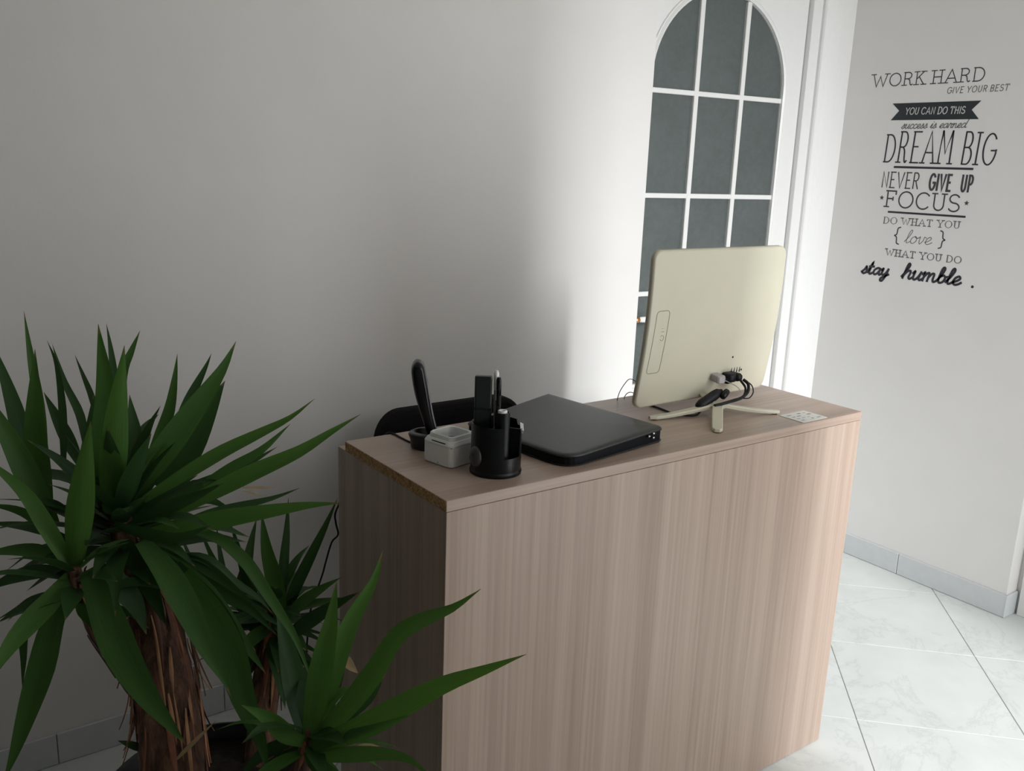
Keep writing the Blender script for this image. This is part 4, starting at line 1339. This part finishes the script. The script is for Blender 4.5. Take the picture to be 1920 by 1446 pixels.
LEAVES = [
    [0,0.0224,[-1.0,-0.03,0.03],[-0.589,0.525,0.984],[-0.582,0.573,1.122],[-0.583,0.608,1.211],[-0.583,0.641,1.298]],
    [0,0.0424,[-0.92,0.39,-0.01],[-0.59,0.511,0.934],[-0.598,0.524,1.062],[-0.594,0.525,1.14],[-0.586,0.525,1.243]],
    [1,0.0397,[-0.95,-0.29,0.09],[-0.61,0.554,0.946],[-0.614,0.624,1.07],[-0.621,0.665,1.138],[-0.634,0.722,1.227]],
    [0,0.0456,[-0.93,-0.24,-0.29],[-0.59,0.466,0.912],[-0.622,0.477,1.005],[-0.646,0.484,1.08],[-0.686,0.494,1.194]],
    [1,0.0186,[-0.78,0.51,-0.35],[-0.55,0.55,0.992],[-0.531,0.624,1.092],[-0.525,0.689,1.173],[-0.532,0.734,1.218]],
    [1,0.0185,[-0.99,-0.1,0.07],[-0.509,0.528,1.019],[-0.504,0.601,1.083],[-0.515,0.68,1.139],[-0.519,0.758,1.205]],
    [1,0.0285,[-0.98,-0.03,-0.18],[-0.518,0.565,0.993],[-0.531,0.658,1.049],[-0.545,0.747,1.105]],
    [1,0.0139,[-0.82,0.27,-0.51],[-0.476,0.554,1.057],[-0.47,0.644,1.105],[-0.471,0.71,1.138],[-0.473,0.779,1.173]],
    [2,0.0469,[-0.9,0.39,0.2],[-0.588,0.292,0.895],[-0.581,0.27,0.979],[-0.572,0.243,1.069],[-0.56,0.206,1.18]],
    [0,0.0503,[-0.9,0.43,-0.01],[-0.507,0.401,0.944],[-0.5,0.415,1.056],[-0.488,0.423,1.166],[-0.489,0.445,1.297]],
    [1,0.0182,[-0.99,0.01,0.13],[-0.447,0.536,1.069],[-0.431,0.618,1.161],[-0.424,0.665,1.213],[-0.421,0.7,1.252]],
    [0,0.0273,[-0.86,0.49,0.15],[-0.462,0.508,1.067],[-0.427,0.567,1.165],[-0.402,0.586,1.207],[-0.377,0.603,1.249]],
    [2,0.0489,[-0.99,0.11,0.11],[-0.506,0.376,0.947],[-0.498,0.364,1.039],[-0.487,0.347,1.154],[-0.473,0.325,1.277]],
    [1,0.0425,[-0.98,-0.09,0.16],[-0.463,0.445,0.942],[-0.438,0.455,1.034],[-0.433,0.485,1.146]],
    [1,0.052,[-0.81,0.58,-0.07],[-0.521,0.49,0.95],[-0.494,0.527,1.045],[-0.482,0.568,1.133]],
    [1,0.0211,[-0.52,0.12,0.84],[-0.438,0.504,1.026],[-0.388,0.562,1.054],[-0.352,0.593,1.068]],
    [0,0.0288,[-0.83,0.54,0.16],[-0.426,0.471,0.949],[-0.384,0.496,1.025],[-0.349,0.52,1.094],[-0.328,0.546,1.153],[-0.314,0.568,1.201]],
    [0,0.0519,[-0.8,0.18,0.58],[-0.458,0.421,0.96],[-0.391,0.408,1.051],[-0.335,0.397,1.127],[-0.283,0.387,1.199],[-0.252,0.385,1.255]],
    [1,0.0211,[-0.72,0.64,0.27],[-0.35,0.478,1.07],[-0.305,0.501,1.132],[-0.273,0.516,1.177],[-0.256,0.526,1.204]],
    [1,0.0655,[-0.71,0.51,0.48],[-0.39,0.47,0.948],[-0.342,0.469,1.009],[-0.291,0.474,1.086],[-0.246,0.478,1.154]],
    [2,0.0294,[-0.21,0.68,0.7],[-0.442,0.385,0.961],[-0.366,0.362,1.008],[-0.299,0.342,1.048],[-0.231,0.319,1.082],[-0.178,0.301,1.11],[-0.131,0.289,1.146]],
    [0,0.0223,[-0.54,0.01,0.84],[-0.336,0.364,0.98],[-0.287,0.35,1.007],[-0.227,0.334,1.04],[-0.168,0.325,1.09]],
    [2,0.0341,[-0.21,0.56,0.8],[-0.418,0.335,0.94],[-0.327,0.297,0.989],[-0.263,0.269,1.023],[-0.189,0.237,1.059],[-0.132,0.215,1.096],[-0.078,0.195,1.13]],
    [1,0.0288,[-0.41,-0.09,0.91],[-0.436,0.419,0.921],[-0.376,0.408,0.949],[-0.296,0.39,0.977],[-0.234,0.377,1.003],[-0.18,0.367,1.032]],
    [1,0.0216,[-0.0,0.8,0.59],[-0.377,0.415,0.883],[-0.314,0.41,0.896],[-0.251,0.401,0.904],[-0.185,0.391,0.912],[-0.125,0.384,0.927]],
    [2,0.0355,[-0.06,0.24,0.97],[-0.459,0.331,0.913],[-0.392,0.288,0.932],[-0.334,0.25,0.948],[-0.268,0.206,0.964],[-0.201,0.162,0.978],[-0.151,0.126,0.984]],
    [3,0.0059,[0.16,0.31,0.94],[-0.241,0.409,0.941],[-0.204,0.401,0.936],[-0.17,0.394,0.934]],
    [3,0.0035,[0.41,0.2,0.89],[-0.242,0.408,0.934],[-0.219,0.408,0.924],[-0.198,0.408,0.914]],
    [1,0.0172,[0.24,-0.06,0.97],[-0.353,0.421,0.917],[-0.31,0.42,0.923],[-0.262,0.411,0.894]],
    [1,0.0304,[0.05,0.67,0.74],[-0.478,0.371,0.916],[-0.428,0.329,0.953],[-0.38,0.287,0.984],[-0.333,0.245,1.02]],
    [1,0.0271,[-0.16,0.1,0.98],[-0.506,0.347,0.936],[-0.475,0.296,0.932],[-0.429,0.227,0.937],[-0.385,0.168,0.974]],
    [2,0.0306,[-0.89,-0.29,-0.35],[-0.592,0.293,0.886],[-0.624,0.324,0.969],[-0.652,0.349,1.031],[-0.707,0.39,1.096]],
    [0,0.022,[-0.37,0.21,-0.91],[-0.583,0.415,0.889],[-0.618,0.454,0.931],[-0.648,0.482,0.95],[-0.696,0.519,0.958]],
    [1,0.0192,[-0.49,-0.36,-0.8],[-0.563,0.453,0.935],[-0.592,0.435,0.964],[-0.633,0.408,0.998]],
    [1,0.0215,[-0.64,-0.51,-0.58],[-0.57,0.431,0.89],[-0.623,0.497,0.902],[-0.694,0.577,0.9]],
    [0,0.0258,[-0.4,-0.53,-0.74],[-0.597,0.312,0.894],[-0.631,0.332,0.916],[-0.669,0.351,0.922],[-0.724,0.374,0.918]],
    [1,0.0309,[0.37,-0.11,-0.92],[-0.597,0.343,0.869],[-0.643,0.392,0.855],[-0.683,0.431,0.833],[-0.716,0.462,0.807]],
    [2,0.0401,[0.7,-0.14,-0.7],[-0.595,0.294,0.88],[-0.632,0.282,0.847],[-0.668,0.273,0.82],[-0.706,0.26,0.787],[-0.748,0.235,0.739]],
    [1,0.0084,[0.26,-0.43,-0.86],[-0.602,0.359,0.827],[-0.645,0.404,0.801],[-0.67,0.428,0.776],[-0.704,0.46,0.745]],
    [0,0.0484,[0.77,-0.6,-0.23],[-0.603,0.301,0.843],[-0.629,0.294,0.794],[-0.654,0.278,0.726],[-0.683,0.265,0.659],[-0.712,0.252,0.594],[-0.736,0.244,0.545]],
    [1,0.0178,[0.96,0.24,-0.14],[-0.641,0.428,0.791],[-0.66,0.439,0.714],[-0.665,0.441,0.659],[-0.672,0.443,0.6]],
    [0,0.0109,[-0.25,0.11,0.96],[-0.58,0.286,0.893],[-0.549,0.306,0.908],[-0.514,0.317,0.914],[-0.484,0.324,0.913]],
    [0,0.0596,[0.87,-0.16,0.46],[-0.571,0.267,0.895],[-0.558,0.222,0.838],[-0.543,0.167,0.768],[-0.519,0.109,0.708],[-0.498,0.068,0.672],[-0.482,0.037,0.646]],
    [1,0.0455,[0.88,0.35,0.31],[-0.558,0.293,0.885],[-0.532,0.273,0.86],[-0.504,0.249,0.821],[-0.489,0.231,0.762]],
    [1,0.0419,[0.8,-0.33,0.5],[-0.493,0.329,0.908],[-0.477,0.29,0.871],[-0.467,0.249,0.822],[-0.458,0.213,0.777]],
    [0,0.0493,[0.97,0.09,0.23],[-0.474,0.292,0.917],[-0.448,0.231,0.872],[-0.43,0.168,0.816],[-0.418,0.114,0.765],[-0.406,0.072,0.73],[-0.401,0.047,0.706]],
    [0,0.0586,[0.84,-0.33,0.42],[-0.417,0.234,0.863],[-0.39,0.174,0.802],[-0.372,0.119,0.738],[-0.368,0.076,0.674],[-0.357,0.028,0.611],[-0.357,-0.006,0.557]],
    [0,0.0251,[0.92,0.15,0.36],[-0.398,0.338,0.916],[-0.345,0.273,0.903],[-0.326,0.244,0.889],[-0.306,0.207,0.863],[-0.29,0.165,0.824],[-0.274,0.124,0.784],[-0.263,0.09,0.751],[-0.253,0.032,0.68]],
    [1,0.0108,[0.2,0.0,0.98],[-0.407,0.378,0.856],[-0.372,0.377,0.86],[-0.323,0.372,0.856],[-0.296,0.366,0.834]],
    [1,0.0216,[0.68,0.46,0.57],[-0.399,0.367,0.839],[-0.355,0.35,0.835],[-0.326,0.335,0.815],[-0.296,0.317,0.779],[-0.26,0.298,0.748],[-0.232,0.281,0.708]],
    [1,0.0292,[0.55,-0.26,0.8],[-0.397,0.339,0.838],[-0.365,0.312,0.807],[-0.321,0.276,0.772],[-0.289,0.251,0.749],[-0.25,0.214,0.697]],
    [1,0.0231,[0.88,0.31,0.35],[-0.399,0.314,0.832],[-0.366,0.278,0.794],[-0.338,0.244,0.751],[-0.3,0.197,0.686]],
    [1,0.0331,[0.72,-0.17,0.67],[-0.434,0.325,0.869],[-0.4,0.278,0.825],[-0.375,0.239,0.78],[-0.335,0.184,0.728]],
    [1,0.0143,[-0.97,-0.16,-0.16],[-0.265,0.387,0.641],[-0.309,0.495,0.722],[-0.324,0.553,0.778],[-0.329,0.592,0.824]],
    [1,0.0183,[-0.73,0.31,-0.6],[-0.238,0.367,0.642],[-0.266,0.471,0.716],[-0.278,0.527,0.761],[-0.286,0.582,0.812]],
    [1,0.0191,[-0.99,-0.0,-0.11],[-0.229,0.359,0.635],[-0.259,0.472,0.706],[-0.258,0.519,0.753],[-0.249,0.566,0.807]],
    [1,0.0228,[-0.72,0.5,-0.48],[-0.216,0.349,0.636],[-0.233,0.428,0.73],[-0.235,0.467,0.785],[-0.24,0.504,0.836]],
    [1,0.0322,[-0.98,0.18,0.07],[-0.223,0.352,0.627],[-0.25,0.419,0.678],[-0.227,0.447,0.738],[-0.207,0.468,0.786],[-0.183,0.489,0.838]],
    [0,0.0371,[-0.88,0.45,-0.17],[-0.2,0.315,0.647],[-0.204,0.338,0.747],[-0.212,0.358,0.814],[-0.215,0.376,0.893]],
    [1,0.0233,[-0.97,0.1,0.24],[-0.194,0.342,0.666],[-0.165,0.387,0.767],[-0.149,0.409,0.819],[-0.13,0.439,0.888]],
    [1,0.0259,[-0.61,0.72,0.33],[-0.192,0.334,0.644],[-0.165,0.331,0.721],[-0.132,0.322,0.793],[-0.1,0.313,0.862],[-0.075,0.307,0.921]],
    [0,0.0273,[-0.64,0.21,0.74],[-0.195,0.316,0.662],[-0.163,0.297,0.707],[-0.13,0.275,0.739],[-0.096,0.25,0.768]],
    [1,0.0328,[0.01,0.73,0.68],[-0.213,0.274,0.65],[-0.175,0.234,0.696],[-0.142,0.199,0.734],[-0.102,0.155,0.777]],
    [1,0.0108,[0.57,0.23,0.79],[-0.179,0.323,0.639],[-0.146,0.302,0.627],[-0.117,0.281,0.607]],
    [1,0.0115,[0.48,-0.1,0.87],[-0.181,0.318,0.618],[-0.154,0.3,0.603],[-0.128,0.282,0.584]],
    [1,0.0176,[0.5,-0.06,0.87],[-0.203,0.336,0.622],[-0.18,0.28,0.592],[-0.154,0.238,0.587]],
    [1,0.0321,[1.0,-0.01,-0.07],[-0.228,0.331,0.632],[-0.227,0.28,0.589],[-0.237,0.217,0.528]],
    [1,0.0279,[0.54,-0.78,-0.3],[-0.231,0.356,0.621],[-0.259,0.346,0.566],[-0.294,0.348,0.526]],
    [1,0.0488,[-1.0,-0.01,0.02],[-0.275,0.02,0.588],[-0.274,0.067,0.657],[-0.273,0.111,0.722],[-0.273,0.157,0.788]],
    [2,0.0451,[-0.74,0.66,0.13],[-0.292,-0.032,0.627],[-0.278,-0.029,0.689],[-0.259,-0.025,0.774],[-0.243,-0.022,0.839],[-0.231,-0.017,0.905]],
    [2,0.0411,[-0.88,0.33,0.35],[-0.279,-0.019,0.615],[-0.255,-0.018,0.696],[-0.23,-0.019,0.772],[-0.201,-0.025,0.839],[-0.17,-0.035,0.896],[-0.151,-0.036,0.953]],
    [0,0.0443,[-0.03,0.85,0.53],[-0.285,-0.038,0.623],[-0.242,-0.075,0.691],[-0.202,-0.107,0.766],[-0.174,-0.13,0.834],[-0.144,-0.157,0.868],[-0.106,-0.195,0.898],[-0.073,-0.226,0.937]],
    [2,0.0402,[-0.22,0.5,0.83],[-0.297,-0.053,0.628],[-0.24,-0.113,0.676],[-0.188,-0.166,0.728],[-0.138,-0.219,0.78],[-0.091,-0.271,0.819],[-0.047,-0.321,0.857]],
    [0,0.0263,[0.3,0.7,0.64],[-0.298,-0.044,0.613],[-0.262,-0.095,0.65],[-0.227,-0.145,0.684],[-0.185,-0.205,0.735]],
    [0,0.0281,[0.1,0.23,0.97],[-0.303,-0.055,0.609],[-0.261,-0.114,0.634],[-0.222,-0.173,0.656],[-0.196,-0.217,0.66],[-0.18,-0.262,0.645]],
    [2,0.0329,[-0.71,0.04,-0.71],[-0.299,-0.029,0.62],[-0.333,-0.025,0.649],[-0.364,-0.023,0.691],[-0.406,-0.02,0.727]],
    [1,0.026,[-0.09,-0.8,-0.59],[-0.292,0.007,0.588],[-0.325,0.037,0.581],[-0.356,0.059,0.554],[-0.39,0.08,0.506]],
    [1,0.0264,[0.92,0.17,0.34],[-0.299,-0.034,0.605],[-0.296,-0.083,0.602],[-0.279,-0.171,0.62]],
    [1,0.0304,[-0.56,0.37,0.74],[-0.263,0.001,0.597],[-0.223,-0.013,0.634],[-0.178,-0.031,0.666],[-0.149,-0.037,0.703]],
    [1,0.0287,[-0.55,0.82,0.18],[-0.263,0.014,0.595],[-0.218,0.029,0.658],[-0.185,0.042,0.707]],
    [3,0.019,[0.84,-0.05,0.54],[-0.182,0.065,0.708],[-0.178,0.046,0.696],[-0.17,0.024,0.685]],
    [3,0.0116,[0.91,-0.21,0.35],[-0.165,0.034,0.647],[-0.164,0.018,0.642],[-0.168,0.007,0.637]],
    [3,0.0123,[0.3,0.5,0.82],[-0.208,-0.033,0.575],[-0.185,-0.048,0.58],[-0.165,-0.063,0.578]],
    [1,0.015,[-0.56,-0.52,-0.64],[-0.5,0.242,0.521],[-0.521,0.249,0.534],[-0.546,0.258,0.549]],
    [3,0.0082,[-0.47,0.59,0.66],[-0.467,0.169,0.531],[-0.433,0.145,0.577],[-0.405,0.124,0.615]],
    [1,0.0304,[-0.89,-0.26,-0.37],[-0.499,0.538,0.907],[-0.522,0.611,0.945],[-0.585,0.717,0.948],[-0.632,0.847,1.015]],
    [1,0.0425,[-0.86,0.39,-0.32],[-0.47,0.523,0.929],[-0.461,0.591,0.999],[-0.458,0.676,1.082]],
    [1,0.0378,[-0.92,0.04,0.39],[-0.438,0.493,0.91],[-0.398,0.554,0.964],[-0.38,0.642,1.032]],
    [0,0.0422,[0.9,0.22,0.37],[-0.429,0.344,0.86],[-0.381,0.278,0.809],[-0.343,0.216,0.748],[-0.302,0.14,0.667]],
    [1,0.0348,[0.58,-0.08,0.81],[-0.427,0.391,0.853],[-0.351,0.341,0.815],[-0.286,0.289,0.745],[-0.218,0.239,0.688]],
    [1,0.0449,[0.79,-0.38,0.49],[-0.417,0.284,0.859],[-0.371,0.219,0.787],[-0.342,0.165,0.706],[-0.338,0.124,0.609]],
    [1,0.0284,[-0.44,0.02,-0.9],[-0.222,0.348,0.616],[-0.245,0.395,0.644],[-0.28,0.443,0.648],[-0.31,0.49,0.661]],
    [1,0.0321,[0.67,-0.24,0.7],[-0.236,0.311,0.631],[-0.206,0.258,0.605],[-0.195,0.207,0.555]],
    [1,0.0223,[-0.87,-0.15,-0.48],[-0.219,0.358,0.616],[-0.228,0.406,0.666],[-0.252,0.451,0.69],[-0.284,0.494,0.693]]]


def make_leaf(pts, side, width, mat, fold=0.22, nseg=14, curl=0.0):
    P = spline(pts, max(3, nseg // (len(pts) - 1)))
    bm = bmesh.new()
    uvl = bm.loops.layers.uv.new('UVMap')
    n = len(P)
    dist = [0.0]
    for a, b_ in zip(P, P[1:]):
        dist.append(dist[-1] + (b_ - a).length)
    rows_ = []
    side = Vector(side)
    for i, p in enumerate(P):
        t = (P[min(i + 1, n - 1)] - P[max(i - 1, 0)]).normalized()
        s = side - t * side.dot(t)
        if s.length < 1e-4:
            s = t.orthogonal()
        s.normalize()
        nn = s.cross(t)
        if nn.z < 0:
            nn = -nn
        f = dist[i] / dist[-1]
        if f < 0.38:
            w = 0.50 + 0.50 * math.sin(PI / 2 * f / 0.38)
        else:
            g = (f - 0.38) / 0.62
            w = (1 - g ** 1.65) * (1 - 0.12 * g)
        w = max(w, 0.012) * width / 2
        rows_.append([(bm.verts.new(p + s * (w * k) + nn * (fold * abs(k) * w) - OFF), f, k) for k in (-1, -0.5, 0, 0.5, 1)])
    for a, b_ in zip(rows_, rows_[1:]):
        for k in range(4):
            fc = bm.faces.new((a[k][0], a[k + 1][0], b_[k + 1][0], b_[k][0]))
            for lo, (v, f, kk) in zip(fc.loops, (a[k], a[k + 1], b_[k + 1], b_[k])):
                lo[uvl].uv = (f, (kk + 1) / 2)
    return link_mesh('leaf', bm, mat, plant, True)


for lf in LEAVES:
    o = make_leaf(lf[3:], lf[2], lf[1], M_leaf[lf[0]], 0.25 if lf[1] > 0.02 else 0.15)
    if lf[0] == 3:
        o['label'] = 'dry tan leaf'
# shorter leaves filling the crowns all round
rnd = random.Random(21)


def crown(base, axis, count, lo, hi, w, seed, up=(0.1, 0.95), block=None):
    rnd = random.Random(seed)
    base, axis = Vector(base), Vector(axis).normalized()
    for k in range(count):
        az = k * 2.39996 + rnd.uniform(-0.3, 0.3)
        f = (k + 0.5) / count
        el = math.asin(up[0] + (up[1] - up[0]) * f) + rnd.uniform(-0.1, 0.1)
        d = Vector((math.cos(az) * math.cos(el), math.sin(az) * math.cos(el), math.sin(el)))
        ln = rnd.uniform(lo, hi)
        st_ = base - axis * 0.07 * (1 - f)
        droop = rnd.uniform(0.02, 0.10) * ln * math.cos(el)
        pts = [st_ + d * 0.012, st_ + d * ln * 0.35 + Vector((0, 0, 0.02 * ln)), st_ + d * ln * 0.7, st_ + d * ln + Vector((0, 0, -droop * 2))]
        if block and block(pts):
            continue
        side = Vector((-math.sin(az), math.cos(az), rnd.uniform(-0.35, 0.35)))
        make_leaf(pts, side, w * rnd.uniform(0.8, 1.1), M_leaf[1 if rnd.random() < 0.8 else 0], 0.25, 12)


def hits(pts):
    return any(p.x > -0.03 and p.y > -0.03 and p.z < 1.03 for p in pts) or any(p.y > 1.0 for p in pts)


crown((-0.485, 0.40, 0.93), (0, 0.1, 1), 42, 0.16, 0.27, 0.045, 31, (-0.15, 0.97), hits)
crown((-0.588, 0.290, 0.89), (0, 0, 1), 14, 0.10, 0.18, 0.036, 32, (-0.35, 0.6), hits)
crown((-0.200, 0.358, 0.685), (0, 0, 1), 30, 0.12, 0.21, 0.034, 33, (-0.5, 0.75), hits)
crown((-0.290, -0.020, 0.645), (0, 0, 1), 14, 0.10, 0.17, 0.036, 34, (-0.4, 0.6), hits)
